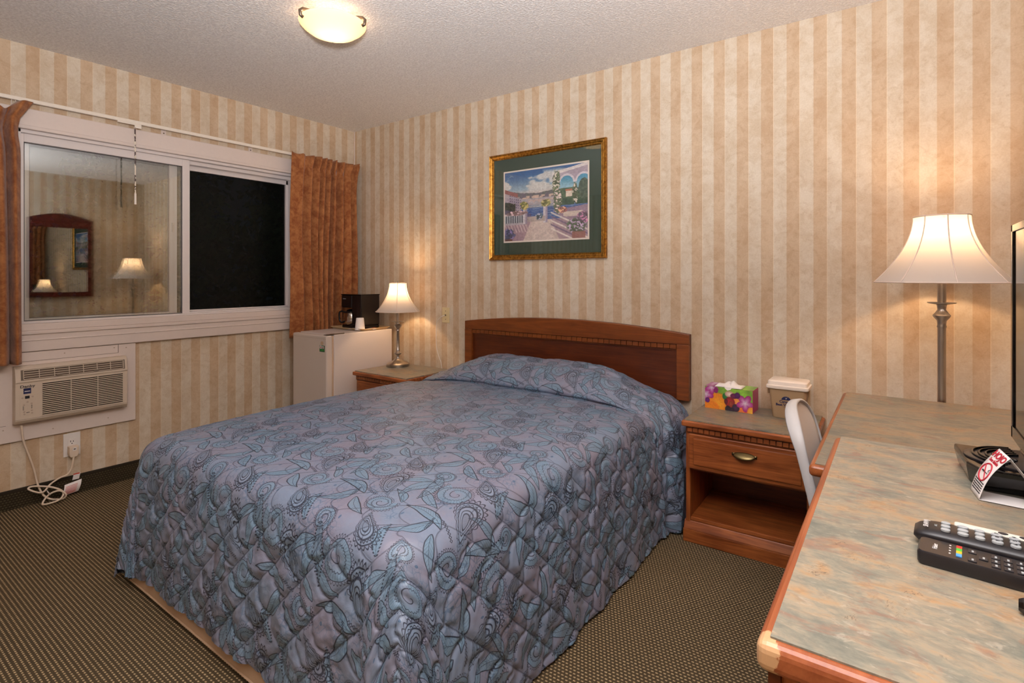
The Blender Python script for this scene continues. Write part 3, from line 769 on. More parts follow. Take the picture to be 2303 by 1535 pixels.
    for k in range(5):
        l0 = .36 - k * .055; c = lay(c, (abs(v - (l0 - (u - .60) * .62)) < .012) * (u > .58) * (v < .4) * .9, H(226, 216, 206) if k % 2 == 0 else H(120, 104, 130))
    c = lay(c, (u > .62) * (v < .37) * (v > .30) * (n1 > .5) * .7, H(226, 214, 190))
    # pergola
    pg_ = (v > .76 + .0) * (u > .60) * (v < .90 + (u - .6) * .22) * 1.; c = lay(c, pg_, mixc((164, 150, 166), (190, 178, 184), n1))
    c = lay(c, (abs(v - (.90 + (u - .6) * .22)) < .02) * (u > .6) * 1., H(222, 214, 210))
    for xc in (.765, .955):
        arch = ((u - xc) / .085) ** 2 + np.where(v > .76, ((v - .76) / .11) ** 2, 0) < 1
        arch = arch * (v > .46); c = lay(c, arch * 1., mixc((150, 190, 205), (80, 150, 180), sst(v, .7, .85)))
        ring_ = (abs(np.sqrt(((u - xc) / .085) ** 2 + ((v - .76) / .11) ** 2) - 1) < .12) * (v > .76); c = lay(c, ring_ * 1., H(216, 208, 214))
        c = lay(c, arch * (v < .66 + .05 * n2) * 1., mixc((54, 84, 74), (110, 130, 100), n3)); c = lay(c, arch * (v < .55) * 1., mixc((44, 76, 66), (84, 108, 84), n2))
    c = lay(c, (abs(u - .79) < .035) * (v > .57) * (v < .655) * 1., H(220, 206, 190)); c = lay(c, (abs(u - .79) < .04) * (abs(v - .66) < .013) * 1., H(190, 120, 96))
    c = lay(c, ((u - .96) ** 2 / .004 + (v - .66) ** 2 / .02 < 1) * 1., mixc((62, 82, 74), (110, 124, 106), n3))
    # flowers
    def flow(c, cx, cy, rx, ry, a, b_, seed):
        nn = fbm(u, v, 34, seed, 3); r = ((u - cx) / rx) ** 2 + ((v - cy) / ry) ** 2
        mk = sst(1.15 - r + (nn - .5) * 1.2, .0, .35); c = lay(c, mk, H(*a) * (.55 + .9 * nn[..., None]))
        return lay(c, mk * sst(fbm(u, v, 55, seed + 3, 2), .56, .64), H(*b_))
    c = flow(c, .645, .78, .045, .17, (92, 104, 78), (230, 222, 206), 40); c = flow(c, .66, .52, .05, .17, (90, 104, 84), (232, 212, 206), 43)
    c = flow(c, .86, .60, .03, .14, (84, 98, 78), (226, 214, 200), 44)
    c = flow(c, .255, .505, .06, .055, (120, 124, 76), (214, 196, 130), 46); c = flow(c, .52, .515, .06, .05, (116, 120, 74), (214, 198, 140), 47)
    c = flow(c, .15, .40, .14, .035, (130, 110, 110), (230, 200, 206), 48); c = flow(c, .72, .40, .05, .05, (150, 96, 96), (236, 190, 150), 49)
    c = flow(c, .05, .09, .08, .09, (76, 84, 110), (150, 136, 196), 50); c = flow(c, .88, .17, .11, .10, (86, 100, 84), (200, 176, 206), 51)
    c = flow(c, .95, .28, .07, .08, (110, 96, 110), (226, 150, 190), 52); c = flow(c, .44, .33, .04, .05, (70, 96, 110), (190, 190, 210), 53)
    c = lay(c, (abs(u - .90) < .075) * (v < .09) * (v > .0) * .85, H(150, 100, 90)); c = lay(c, (abs(u - .05) < .05) * (v < .03) * 1., H(110, 76, 70))
    return c * (.9 + .2 * n3[..., None])
paint_grid('art_print', (QX0 + .010, -.0101, QZ0 + .010), (1, 0, 0), (0, 0, 1), QX1 - QX0 - .02, QZ1 - QZ0 - .02, 330, 245, painting, M['print'], pc)
MB().box(PX0 + .034, PX1 - .034, -.0145, -.0135, PZ0 + .034, PZ1 - .034).build('glass', M['pic_glass'], pc)

# ---------------------------------------------------------------- headboard
hb = thing('headboard', 'cherry wood headboard with arched top and dentil band, fixed behind the bed', 'headboard', (2.06, -.03, .55))
HX0, HX1 = 1.28, 2.845
def hz(x): k = (x - HX0) / (HX1 - HX0); return .903 + .048 * (1 - (2 * k - 1) ** 2)
pts = [(HX0, .55), (HX1, .55)] + [(HX1 + (HX0 - HX1) * i / 30, hz(HX1 + (HX0 - HX1) * i / 30)) for i in range(31)]
MB().prism(pts, -.028, -.004, 'y').build('back_board', M['head_panel'], hb, bev=.002)
pts2 = [(HX0 + .0, .848)] + [(HX1 + (HX0 - HX1) * i / 30, hz(HX1 + (HX0 - HX1) * i / 30)) for i in range(31)][::-1] + [(HX1, .848)]
MB().prism(pts2, -.050, -.028, 'y').build('arched_rail', M['head_x'], hb, bev=.004)
for x0, x1 in ((HX0, HX0 + .062), (HX1 - .066, HX1)): MB().box(x0, x1, -.050, -.028, .55, .8485).build('stile', M['wood_z'] if 0 else M['head_x'], hb, bev=.003)
m = MB(); n = 40; xa, xb = HX0 + .064, HX1 - .068
for i in range(n): x = xa + (xb - xa) * i / n; m.box(x + .0015, x + (xb - xa) / n - .0015, -.044, -.028, .822, .846)
m.build('dentil_band', M['head_x'], hb, bev=.001)
MB().box(xa, xb, -.040, -.028, .8475, .8500).box(xa, xb, -.038, -.028, .814, .820).build('bead', M['wood_dark'], hb, bev=.001)

# ---------------------------------------------------------------- bed
bedt = thing('bed', 'bed base and mattress with beige ticking showing under the quilt hem', 'bed', (2.05, -1.05, 0))
MB().box(1.290, 2.790, -2.066, -.075, .004, .13).build('base_cover', M['spring'], bedt, bev=.02, bseg=4)
MB().box(1.325, 2.765, -2.035, -.075, .15, .30).build('box_spring', M['spring'], bedt, bev=.03, bseg=4)
MB().box(1.335, 2.755, -2.025, -.08, .30, .545).build('mattress', M['spring'], bedt, bev=.05, bseg=4)
MB().tube([(1.30, -2.068, .022), (2.78, -2.068, .022)], .003, 6).build('piping', M['spring'], bedt)
XC, W2, DR = 2.045, .762, .572
R = .055; RC = .10
# head-to-foot profile over the pillow
prof = np.array([(-.050, .575), (-.085, .645), (-.14, .695), (-.22, .722), (-.31, .716), (-.40, .682), (-.465, .634), (-.485, .600), (-.470, .584), (-.50, .581), (-.60, .587), (-.9, .590), (-1.5, .590), (-1.85, .582), (-2.035, .570)])
pp = np.array([tuple(p) for p in smoothpath([(0, a, b_) for a, b_ in prof], 10)])[:, 1:]
al = np.concatenate([[0], np.cumsum(np.hypot(*np.diff(pp, axis=0).T))]); L = al[-1]
ns_, nt_ = 460, 500
ss = np.linspace(-(W2 + DR), W2 + DR, ns_); tt = np.linspace(0, L + .487, nt_)
S, T = np.meshgrid(ss, tt)
qa = np.maximum(np.abs(S) - W2 + RC, 0); qb = np.maximum(T - L + RC, 0)
rho = np.maximum(qa, qb)
with np.errstate(divide='ignore', invalid='ignore'):
    phi = np.where(qa >= qb, np.where(qa > 0, PI / 4 * qb / np.maximum(qa, 1e-9), 0), PI / 2 - PI / 4 * qa / np.maximum(qb, 1e-9))
nx_ = np.cos(phi) * np.sign(S); ny_ = -np.sin(phi)
d = np.where(rho > 0, rho - RC, -1.0)
th = np.clip((d + R) / R, 0, PI / 2)
hor = np.where(rho > 0, np.where(d < -R, rho, RC - R + R * np.sin(th)), 0)
ver = np.where(rho > 0, -(R - R * np.cos(th)) - np.maximum(d - R * (PI / 2 - 1), 0), 0)
cxs = np.clip(S, -(W2 - RC), W2 - RC); ct = np.clip(T, 0, L - RC)
py = np.interp(ct, al, pp[:, 0]); pz = np.interp(ct, al, pp[:, 1])
# pillow swelling fades towards the sides
kk = sst(np.abs(cxs + np.where(np.abs(S) > W2 - RC, np.sign(S) * np.minimum(np.abs(S) - W2 + RC, .12), 0)), .30, .80)
yflat = -.05 - ct * (2.035 - .05 - .0) / (L); 
bump = np.clip(pz - .590, -.02, None)
PZ = np.where(py > -.62, .590 + bump * (1 - .80 * kk) - .02 * kk, pz)
PY = py
# gentle crown
PZ = PZ + .006 * np.cos(np.clip(cxs / W2, -1, 1) * PI / 2) - .012 * sst(np.abs(S), .5, .75)
drop = -ver; dn = np.clip(drop / .5, 0, 1.2)
lft = np.where(S < 0, .45 + .55 * sst(T, .5, 1.5), 1.)
flare = lft * (.036 + .014 * nx_ ** 2) * dn ** 1.1 + .012 * lft * np.sin(PI * np.clip(dn, 0, 1))
corner = np.sin(2 * phi) ** 2 * (qa > 0) * (qb > 0)
flare += corner * (.050 * dn + .035 * dn * np.sin(phi * 9.0 + 1.2 + dn * .6) * (.5 + .5 * np.sign(S) * .0 + .3))
side = (np.abs(S) > W2) * (phi < .3)
rgt = np.where(S > 0, 1., .12)
pil = np.exp(-((py + .24) / .20) ** 4) * side * (T < L * .5)
flare += rgt * pil * (.042 + .030 * np.sin(T * 31 + drop * 5) * dn + .020 * np.sin(T * 61 + drop * 14) * dn) * sst(drop, .0, .12)
flare += rgt * side * .006 * np.sin(T * 17 + 2 * np.sin(T * 5)) * dn + (qb > 0) * (qa <= 0) * .006 * np.sin(S * 16 + 1) * dn
X = XC + cxs + nx_ * (hor + flare); Y = PY + ny_ * (hor + flare)
Z = PZ + ver
# cloth length near the head right side pools on the floor
lowlim = .008 + .014 * (np.sin(T * 40) * .5 + .5) * pil
over = np.clip(lowlim - Z, 0, None); Z = np.maximum(Z, lowlim); X = X + nx_ * over * .5 * pil
hem_foot = .050 + .012 * np.sin(S * 5); 
G = np.stack([X, Y, Z], -1)
# quilting puff along the normals
Pq = .135
pf = (S + T) / Pq; pff = pf - np.floor(pf); q = (S - T) / Pq + .30 * np.sin(pff * PI); qf = q - np.floor(q)
dist = np.minimum(np.minimum(pff, 1 - pff), np.minimum(qf, 1 - qf))
onside = sst(drop, .01, .10)
puff = (1 - np.exp(-dist / .055)) * (.0015 + .0085 * onside)
wr = (fbm(S * 2 + 3, T * 2 + 5, 9, 60, 4) - .5) * .012 * (.25 + onside) + (fbm(S * 3 + T * 3 + 9, T * 2 - S + 9, 14, 70, 3) - .5) * .008 * onside
wr += np.exp(-((py + .30) / .22) ** 4) * (T < L * .5) * (fbm(S * 1.5 + 4, T * 4 + 2, 7, 80, 3) - .5) * .02 * (1 + side)
Gu = np.gradient(G, axis=1); Gv = np.gradient(G, axis=0); nrm = np.cross(Gu, Gv); nrm /= np.maximum(np.linalg.norm(nrm, axis=-1, keepdims=True), 1e-9)
mid = nrm[nt_ // 2, ns_ // 2, 2]; nrm *= 1 if mid > 0 else -1
G = G + nrm * (puff + wr)[..., None]
G[..., 2] = np.maximum(G[..., 2], .006 + .004 * dist)
G[..., 1] = np.minimum(G[..., 1], -.052)
G[..., 0] = np.where(G[..., 1] > -.50, np.minimum(G[..., 0], 2.921), G[..., 0])
G[..., 0] = np.where(G[..., 1] > -.57, np.maximum(G[..., 0], 1.218 + .0 * G[..., 0]), G[..., 0])
me = bpy.data.meshes.new('quilt')
idx = np.arange(ns_ * nt_).reshape(nt_, ns_)
F_ = np.stack([idx[:-1, :-1], idx[:-1, 1:], idx[1:, 1:], idx[1:, :-1]], -1).reshape(-1, 4)
org = np.array([2.05, -1.05, .55])
me.vertices.add(ns_ * nt_); me.vertices.foreach_set('co', (G.reshape(-1, 3) - org).astype(np.float32).ravel())
me.loops.add(len(F_) * 4); me.loops.foreach_set('vertex_index', F_.astype(np.int32).ravel())
me.polygons.add(len(F_)); me.polygons.foreach_set('loop_start', np.arange(0, len(F_) * 4, 4, dtype=np.int32))
me.update(calc_edges=True); me.validate()
uvl = me.uv_layers.new(name='cloth'); UV = np.stack([S + 2.025, T + 1.08], -1).reshape(-1, 2)[F_.ravel()]
uvl.data.foreach_set('uv', UV.astype(np.float32).ravel())
me.polygons.foreach_set('use_smooth', np.ones(len(F_), bool))
me.materials.append(M['bed']); qo = bpy.data.objects.new('quilt', me); COL.objects.link(qo); qo.location = org
tag(qo, 'quilted slate-blue paisley bedspread covering the bed and drawn over the pillow', 'bedspread')

# ---------------------------------------------------------------- nightstands
def nightstand(loc, rz, label):
    """local frame: front at -y, origin at back centre on the floor"""
    t = thing('nightstand', label, 'nightstand', loc, rz, world=False, group='nightstands beside the bed')
    w, dp, hh = .27, .40, .56
    MB().box(-w, w, -dp - .035, 0, hh - .032, hh - .006).build('top_edge', M['wood_x'], t, bev=.008, bseg=3)
    MB().box(-w + .012, w - .012, -dp - .022, -.002, hh - .008, hh).build('laminate_top', M['lam_dk'], t, bev=.0008)
    m = MB(); m.box(-w + .02, w - .02, -dp - .016, -dp, hh - .062, hh - .032)
    m.build('frieze', M['wood_dark'], t)
    m = MB(); n = 20; a, b_ = -w + .024, w - .024
    for i in range(n): x = a + (b_ - a) * i / n; m.box(x + .0018, x + (b_ - a) / n - .0018, -dp - .022, -dp - .014, hh - .056, hh - .036)
    m.build('dentil_band', M['wood_x'], t, bev=.001)
    for x0 in (-w + .015, w - .035): MB().box(x0, x0 + .02, -dp - .008, -.01, .03, hh - .032).build('side_panel', M['wood_z'], t, bev=.002)
    MB().box(-w + .035, w - .035, -.02, -.012, .03, hh - .04).build('back_panel', M['wood_dark'], t)
    MB().box(-w + .035, w - .035, -dp + .004, -.02, .325, .337).build('divider', M['wood_x'], t)
    MB().box(-w + .035, w - .035, -dp - .004, -.02, .095, .112).build('shelf', M['wood_x'], t, bev=.002)
    dr = MB().box(-w + .030, w - .030, -dp - .020, -dp - .002, .337, hh - .064).build('drawer', M['wood_x'], t, bev=.005, bseg=2)
    MB().box(-w + .052, w - .052, -dp - .026, -dp - .018, .356, hh - .082).build('drawer_panel', M['wood_x'], dr, bev=.006, bseg=3)
    # cup pull
    def cup(u, v):
        a = PI * u; s_ = math.sin(a); x = -.045 * math.cos(a); e = math.sin(v * PI / 2)
        return (x, -dp - .027 - .022 * s_ * math.sin(v * PI * .5), .440 + .013 * s_ * (1 - v * 1.0) - .014 * s_ * v)
    MB().grid(cup, 20, 8).box(-.050, -.036, -dp - .0285, -dp - .026, .434, .446).box(.036, .050, -dp - .0285, -dp - .026, .434, .446).build('cup_pull', M['brass'], dr, smooth=True, solid=.002)
    MB().box(-w + .005, w - .005, -dp - .022, -.01, 0, .058).build('plinth', M['wood_x'], t, bev=.003)
    MB().prism([(-dp - .022, .058), (-dp - .014, .076), (-dp - .006, .094), (-.02, .094), (-.02, .058)], -w + .008, w - .008, 'x').build('plinth_moulding', M['wood_x'], t, bev=.003)
    return t
nightstand((3.198, -.012, 0), math.radians(1.2), 'cherry nightstand right of the bed carrying the tissue box and the bin')
nightstand((.945, -.105, 0), 0, 'cherry nightstand left of the bed carrying the small lamp')

# tissue box
TZ = .5605
tb = thing('tissue_box', 'tissue box printed with fruit and orchids on the right nightstand', 'tissue box', (3.07, -.13, TZ), math.radians(-1))
bx0, bx1, by0, by1, bz1 = 2.964, 3.186, -.168, -.052, TZ + .108
MB().box(bx0, bx1, by0, by1, TZ, bz1).build('carton', plain('carton_pink', (206, 60, 130), .35), tb, bev=.001)
def fruit(u, v):
    H = lambda *a: np.array(a) / 255.
    n1 = fbm(u * 2, v, 5, 90); n2 = fbm(u * 2, v, 22, 93)
    x = u * 2.1
    c = np.ones(u.shape + (3,)) * H(130, 180, 60); c = c * (.75 + .5 * n1[..., None])
    def lay(c, m, col): m = np.clip(m, 0, 1)[..., None]; return c * (1 - m) + np.asarray(col) * m
    def blob(c, cx, cy, rx, ry, a, b_, soft=.12):
        r = np.sqrt(((x - cx) / rx) ** 2 + ((v - cy) / ry) ** 2); m = 1 - sst(r, 1 - soft, 1 + soft)
        k = np.clip(r, 0, 1)[..., None]; return lay(c, m, H(*a) * (1 - k) + H(*b_) * k)
    c = blob(c, 1.75, .1, .5, .25, (236, 120, 50), (224, 130, 60)); c = blob(c, 1.45, .42, .25, .28, (248, 170, 90), (230, 130, 40))
    c = blob(c, .58, .22, .52, .52, (250, 176, 40), (236, 130, 20)); c = blob(c, .25, .05, .4, .3, (240, 140, 20), (240, 130, 20))
    c = blob(c, .95, .62, .16, .16, (30, 140, 60), (20, 100, 50)); c = blob(c, 1.10, .74, .2, .14, (245, 235, 225), (200, 150, 130))
    c = blob(c, 1.30, .68, .16, .12, (120, 20, 90), (90, 20, 70))
    c = blob(c, 1.12, .38, .22, .24, (214, 40, 50), (120, 14, 30)); c = blob(c, 1.16, .30, .10, .16, (170, 80, 50), (140, 40, 30)); c = blob(c, .95, .40, .08, .12, (110, 20, 40), (80, 10, 30))
    c = blob(c, 1.04, .06, .13, .16, (40, 30, 50), (20, 16, 34)); c = blob(c, 1.38, .16, .16, .17, (80, 40, 90), (40, 20, 50)); c = blob(c, 1.20, .06, .12, .1, (60, 30, 60), (30, 20, 40))
    def orchid(c, cx, cy, s):
        dx = x - cx; dy = v - cy; r = np.hypot(dx, dy) / s; a = np.arctan2(dy, dx)
        pet = .55 + .45 * np.abs(np.cos(a * 2.5 + .6)); m = 1 - sst(r / pet, .9, 1.05); k = np.clip(r / pet, 0, 1)
        col = H(250, 240, 250) * (1 - k[..., None]) + H(176, 10, 130) * k[..., None]; col = col * (.8 + .3 * np.sin(a * 30)[..., None] * .3 + .1)
        return lay(c, m, col)
    c = orchid(c, 1.78, .42, .40); c = orchid(c, .05, .62, .36); c = orchid(c, .30, .95, .32)
    c = blob(c, 1.45, .72, .12, .14, (90, 20, 110), (70, 16, 80)); c = blob(c, 2.05, .06, .18, .22, (250, 190, 70), (240, 150, 40))
    c = blob(c, .12, .36, .10, .12, (110, 20, 130), (90, 10, 110)); c = blob(c, .50, .84, .1, .12, (150, 20, 110), (130, 20, 100))
    return c * (.92 + .16 * n2[..., None])
paint_grid('front_print', (bx0, by0 - .0004, TZ), (1, 0, 0), (0, 0, 1), bx1 - bx0, bz1 - TZ, 170, 84, fruit, M['box_print'], tb)
paint_grid('top_print', (bx0, by0, bz1 + .0004), (1, 0, 0), (0, 1, 0), bx1 - bx0, by1 - by0, 110, 60, lambda u, v: fruit(u * .9 + .05, .75 + v * .25), M['box_print'], tb)
def tis(u, v):
    x = bx0 + .045 + .125 * u; y = by0 + .004 + .09 * v
    z = bz1 + .0015 + .020 * (math.sin(PI * u) ** .8) * math.sin(PI * v) ** .5 * (1 + .35 * math.sin(9 * u + 4 * v)) + .004 * math.sin(22 * u) * math.sin(PI * v)
    return (x, y + .004 * math.sin(7 * u), z)
MB().grid(tis, 30, 16).build('tissue', M['tissue'], tb, smooth=True, solid=.0006)
# fold of tissue hanging over the front edge
MB().add([(bx0 + .092, by0 - .001, bz1 + .004), (bx0 + .130, by0 - .001, bz1 + .006), (bx0 + .122, by0 - .003, bz1 - .006), (bx0 + .108, by0 - .003, bz1 - .011), (bx0 + .098, by0 - .002, bz1 - .004), (bx0 + .11, by0 + .03, bz1 + .018)], [(0, 1, 2, 3, 4), (0, 5, 1)]).build('tissue_fold', M['tissue'], tb, solid=.0006)

# tan bin with white lid
wb = thing('ice_bucket', 'tan plastic ice bucket with white lid and printed inn emblem beside the tissue box', 'ice bucket', (3.335, -.12, TZ), 0)
def rrect(cx, cy, hx, hy, r, n=6):
    out = []
    for (sx_, sy_, a0) in ((1, 1, 0), (-1, 1, 90), (-1, -1, 180), (1, -1, 270)):
        for k in range(n + 1):
            a = math.radians(a0 + 90 * k / n); out.append((cx + sx_ * (hx - r) + r * math.cos(a), cy + sy_ * (hy - r) + r * math.sin(a)))
    return out
def loft(secs):
    m = MB(); n = len(secs[0][0]); vs = []; fs = []
    for pts, z in secs: vs += [(p[0], p[1], z) for p in pts]
    for k in range(len(secs) - 1):
        for i in range(n): fs.append((k * n + i, k * n + (i + 1) % n, (k + 1) * n + (i + 1) % n, (k + 1) * n + i))
    fs.append(list(range(n))[::-1]); fs.append([(len(secs) - 1) * n + i for i in range(n)]); return m.add(vs, fs)
cx, cy = 3.333, -.122
loft([(rrect(cx, cy, .062, .046, .014), TZ), (rrect(cx, cy, .064, .049, .014), TZ + .006), (rrect(cx, cy, .078, .060, .014), TZ + .140)]).build('bucket', M['tan'], wb, smooth='a')
loft([(rrect(cx, cy, .086, .067, .014), TZ + .136), (rrect(cx, cy, .088, .069, .014), TZ + .140), (rrect(cx, cy, .087, .068, .014), TZ + .150), (rrect(cx, cy, .082, .064, .014), TZ + .153), (rrect(cx, cy, .081, .062, .014), TZ + .168), (rrect(cx, cy, .075, .056, .014), TZ + .173)]).build('lid', M['lid'], wb, smooth='a')
MB().box(cx - .092, cx - .084, cy - .01, cy + .01, TZ + .10, TZ + .146).build('handle_ear', M['tan'], wb, bev=.002)
MB().box(cx + .078, cx + .086, cy - .01, cy + .01, TZ + .06, TZ + .140).build('handle_ear', M['tan'], wb, bev=.002)
fy = lambda z: cy - (.049 + (.011) * ((z - .006) / .134)) - .0012
tl = Vector((0, -.082, 1))
text('Canadas', .0165, (cx - .004, fy(.078), TZ + .078), (1, 0, 0), tl, M['navy'], wb, bold=.0004)
text('Best Value Inn', .0155, (cx - .002, fy(.063), TZ + .063), (1, 0, 0), tl, M['navy'], wb, bold=.0004)
text('LODGING', .005, (cx - .004, fy(.054), TZ + .054), (1, 0, 0), tl, M['navy'], wb)
em = [(cx - .004 + .019 * math.cos(PI * k / 14), TZ + .087 + .016 * math.sin(PI * k / 14)) for k in range(15)]
MB().prism(em, fy(.093) - .0008, fy(.093) + .0002, 'y').build('emblem', M['navy'], wb)
MB().prism([(cx - .007, TZ + .099), (cx - .004, TZ + .090), (cx + .002, TZ + .101), (cx - .004, TZ + .094)], fy(.093) - .0014, fy(.093) - .0008, 'y').build('emblem_tick', M['lid'], wb)

# ---------------------------------------------------------------- lamps
def shade(parent, z0, z1, r0, r1, ribs, seamr=.002, pw=1.9):
    prof = []
    for i in range(17):
        k = i / 16; prof.append((r1 + (r0 - r1) * (1 - k) ** pw * 1.0 + 0, z0 + (z1 - z0) * k))
    seg = 96; m = MB(); vs = []; fs = []; n = len(prof)
    for k in range(seg):
        a = 2 * PI * k / seg; f_ = ((a * ribs / (2 * PI)) % 1); sc = 1 - .035 * (4 * (f_ - .5) ** 2 * -1 + 1) * 1.0
        for r, z in prof: vs.append((r * (sc), 0, z)) if 0 else vs.append((r * sc * math.cos(a), r * sc * math.sin(a), z))
    for k in range(seg):
        for i in range(n - 1): fs.append((k * n + i, ((k + 1) % seg) * n + i, ((k + 1) % seg) * n + i + 1, k * n + i + 1))
    sh = m.add(vs, fs).build('lamp_shade', M['shade'], parent, smooth=True)
    for j in range(ribs):
        a = 2 * PI * j / ribs
        MB().tube([(r * 1.003 * math.cos(a), r * 1.003 * math.sin(a), z) for r, z in prof], seamr, 6).build('shade_rib', M['seamtrim'], sh, smooth=True)
    for r, z in (prof[0], prof[-1]):
        MB().tube([(r * (1 - .035 * (1 - 4 * (((a * ribs / (2 * PI)) % 1) - .5) ** 2)) * math.cos(a), r * (1 - .035 * (1 - 4 * (((a * ribs / (2 * PI)) % 1) - .5) ** 2)) * math.sin(a), z) for a in np.linspace(0, 2 * PI, 73)[:-1]], seamr * 1.3, 6, True).build('shade_trim', M['seamtrim'], sh, smooth=True)
    # spider fitter
    zt = z1 - .012; s_ = MB()
    for a in (.4, .4 + 2 * PI / 3, .4 + 4 * PI / 3): s_.tube([(0, 0, zt - .01), (r1 * .97 * math.cos(a), r1 * .97 * math.sin(a), zt)], .0012, 6)
    s_.build('spider', M['nickel'], sh)
    return sh
def light(name, loc, energy, col, r):
    L_ = bpy.data.lights.new(name, 'POINT'); L_.energy = energy; L_.color = col; L_.shadow_soft_size = r
    o = bpy.data.objects.new(name, L_); COL.objects.link(o); o.location = loc; return o
lampL = (.782, -.218, .5605)
tl_ = thing('table_lamp', 'small brushed-metal lamp with bell shade on the left nightstand', 'lamp', lampL, .25, world=False)
MB().lathe([(0, 0), (.082, 0), (.083, .004), (.083, .018), (.075, .025), (.050, .034), (.028, .045), (.015, .058), (.012, .066)], seg=48).build('base', M['nickel'], tl_, smooth='a')
MB().lathe([(.011, .064), (.011, .078), (.024, .088), (.025, .094), (.014, .106), (.012, .110), (.015, .114), (.0125, .118), (.0125, .255), (.015, .259), (.013, .264), (.015, .272), (.026, .290), (.027, .296), (.013, .306), (.012, .320), (.014, .322)], seg=36).build('stem', M['nickel'], tl_, smooth='a')
MB().lathe([(.012, .318), (.044, .324), (.045, .327), (.012, .326), (0, .326)], seg=36).build('drip_plate', M['nickel'], tl_, smooth='a')
MB().lathe([(.0105, .326), (.0105, .40), (.018, .402), (.018, .43), (0, .43)], seg=24).build('socket', M['nickel'], tl_, smooth='a')
shade(tl_, .398, .604, .163, .063, 6, .0018, 2.0)
MB().lathe([(0, .430), (.012, .435), (.026, .465), (.030, .490), (.022, .515), (0, .525)], seg=20).build('bulb', M['bulb'], tl_, smooth=True)
MB().lathe([(0, .595), (.004, .597), (.006, .606), (.003, .616), (0, .618)], seg=12).build('finial', M['nickel'], tl_, smooth=True)

FL = (3.878, -.285, 0)
fl_ = thing('floor_lamp', 'brushed-metal floor lamp with wide bell shade standing behind the desk', 'lamp', FL, .15, world=False)
MB().lathe([(0, 0), (.13, 0), (.132, .006), (.125, .018), (.06, .032), (.022, .045), (.016, .06)], seg=48).build('base', M['nickel'], fl_, smooth='a')
MB().lathe([(.0132, .05), (.0132, 1.045)], seg=36).build('pole', M['nickel'], fl_, smooth='a')
MB().lathe([(.0145, 1.018), (.0155, 1.022), (.0135, 1.028), (.015, 1.044), (.026, 1.058), (.028, 1.064), (.021, 1.073), (.013, 1.086), (.015, 1.100), (.017, 1.105)], seg=40).build('knuckle', M['nickel'], fl_, smooth='a')
MB().lathe([(.012, 1.104), (.043, 1.110), (.045, 1.114), (.012, 1.113), (0, 1.113)], seg=40).build('drip_plate', M['nickel'], fl_, smooth='a')
MB().lathe([(.0138, 1.112), (.0138, 1.205), (.020, 1.207), (.020, 1.24), (0, 1.24)], seg=30).build('candle_cover', M['nickel'], fl_, smooth='a')
shade(fl_, 1.190, 1.440, .214, .088, 8, .0022, 1.9)
MB().lathe([(0, 1.24), (.014, 1.245), (.030, 1.28), (.033, 1.31), (.024, 1.335), (0, 1.345)], seg=20).build('bulb', M['bulb'], fl_, smooth=True)

# ceiling light
cl = thing('ceiling_light', 'frosted glass bowl ceiling light held by three pewter clips', 'ceiling light', (1.585, -1.345, 2.44), 0, world=False)
MB().lathe([(0, 0), (.060, 0), (.060, -.008), (.045, -.014), (0, -.014)], seg=40).build('ceiling_pan', M['pewter'], cl, smooth='a')
MB().lathe([(.152, -.038), (.150, -.044), (.136, -.060), (.106, -.082), (.07, -.096), (.03, -.103), (0, -.104)], seg=64).build('glass_bowl', M['bowl'], cl, smooth=True)
for a in (math.radians(25), math.radians(145), math.radians(265)):
    c_, s_ = math.cos(a), math.sin(a)
    MB().tube([(.05 * c_, .05 * s_, -.008), (.150 * c_, .150 * s_, -.022), (.163 * c_, .163 * s_, -.034), (.160 * c_, .160 * s_, -.054), (.148 * c_, .148 * s_, -.060)], .0075, 8).build('clip', M['pewter'], cl, smooth=True)
MB().lathe([(0, -.016), (.013, -.020), (.022, -.034), (.022, -.044), (0, -.056)], seg=16).build('bulb', M['bulb'], cl, smooth=True)

# ---------------------------------------------------------------- refrigerator
FX0, FX1, FYb, FYf, FZ = .148, .556, -.075, -.600, .806
rf = thing('mini_refrigerator', 'white mini refrigerator standing between the curtain and the left nightstand', 'refrigerator', ((FX0 + FX1) / 2, -.34, 0))
MB().box(FX0, FX1, FYf, FYb, .02, FZ).build('cabinet', M['fridge'], rf, bev=.004)
MB().box(FX0 + .006, FX1 - .006, FYf - .012, FYf, .06, FZ - .008).build('door_gasket', M['gasket'], rf)
dr = MB().box(FX0, FX1, FYf - .062, FYf - .012, .05, FZ - .003).build('door', M['fr_door'], rf, bev=.010, bseg=4)
MB().box(FX0 + .004, FX1 - .004, FYf - .0628, FYf - .0618, FZ - .026, FZ - .0245).build('door_seam', M['ac_side'], dr)
MB().box(FX1 - .045, FX1 - .004, FYf - .055, FYf + .03, FZ + .0, FZ + .004).box(FX1 - .012, FX1 - .004, FYf - .03, FYf + .09, FZ, FZ + .007).build('hinge', M['pewter'], rf, bev=.002)
for (x, y) in ((FX0 + .03, FYf + .03), (FX1 - .03, FYf + .03), (FX0 + .03, FYb - .03), (FX1 - .03, FYb - .03)): MB().lathe([(.015, 0), (.015, .022)], (x, y, 0), 12).build('foot', M['black'], rf)
fy_ = FYf - .0622
st = MB().box(.477, .536, fy_ - .0006, fy_, .690, .735).build('sticker', M['stick_green'], dr)
MB().box(.481, .503, fy_ - .001, fy_ - .0006, .712, .733).build('sticker_panel', M['card'], st); MB().box(.510, .526, fy_ - .001, fy_ - .0006, .712, .731).build('sticker_panel', M['card'], st)
MB().prism([(.492 + .006 * math.cos(a), .722 + .0055 * math.sin(a)) for a in np.linspace(0, 2 * PI, 13)[:-1]], fy_ - .0014, fy_ - .001, 'y').build('sticker_mark', M['crimson'], st)
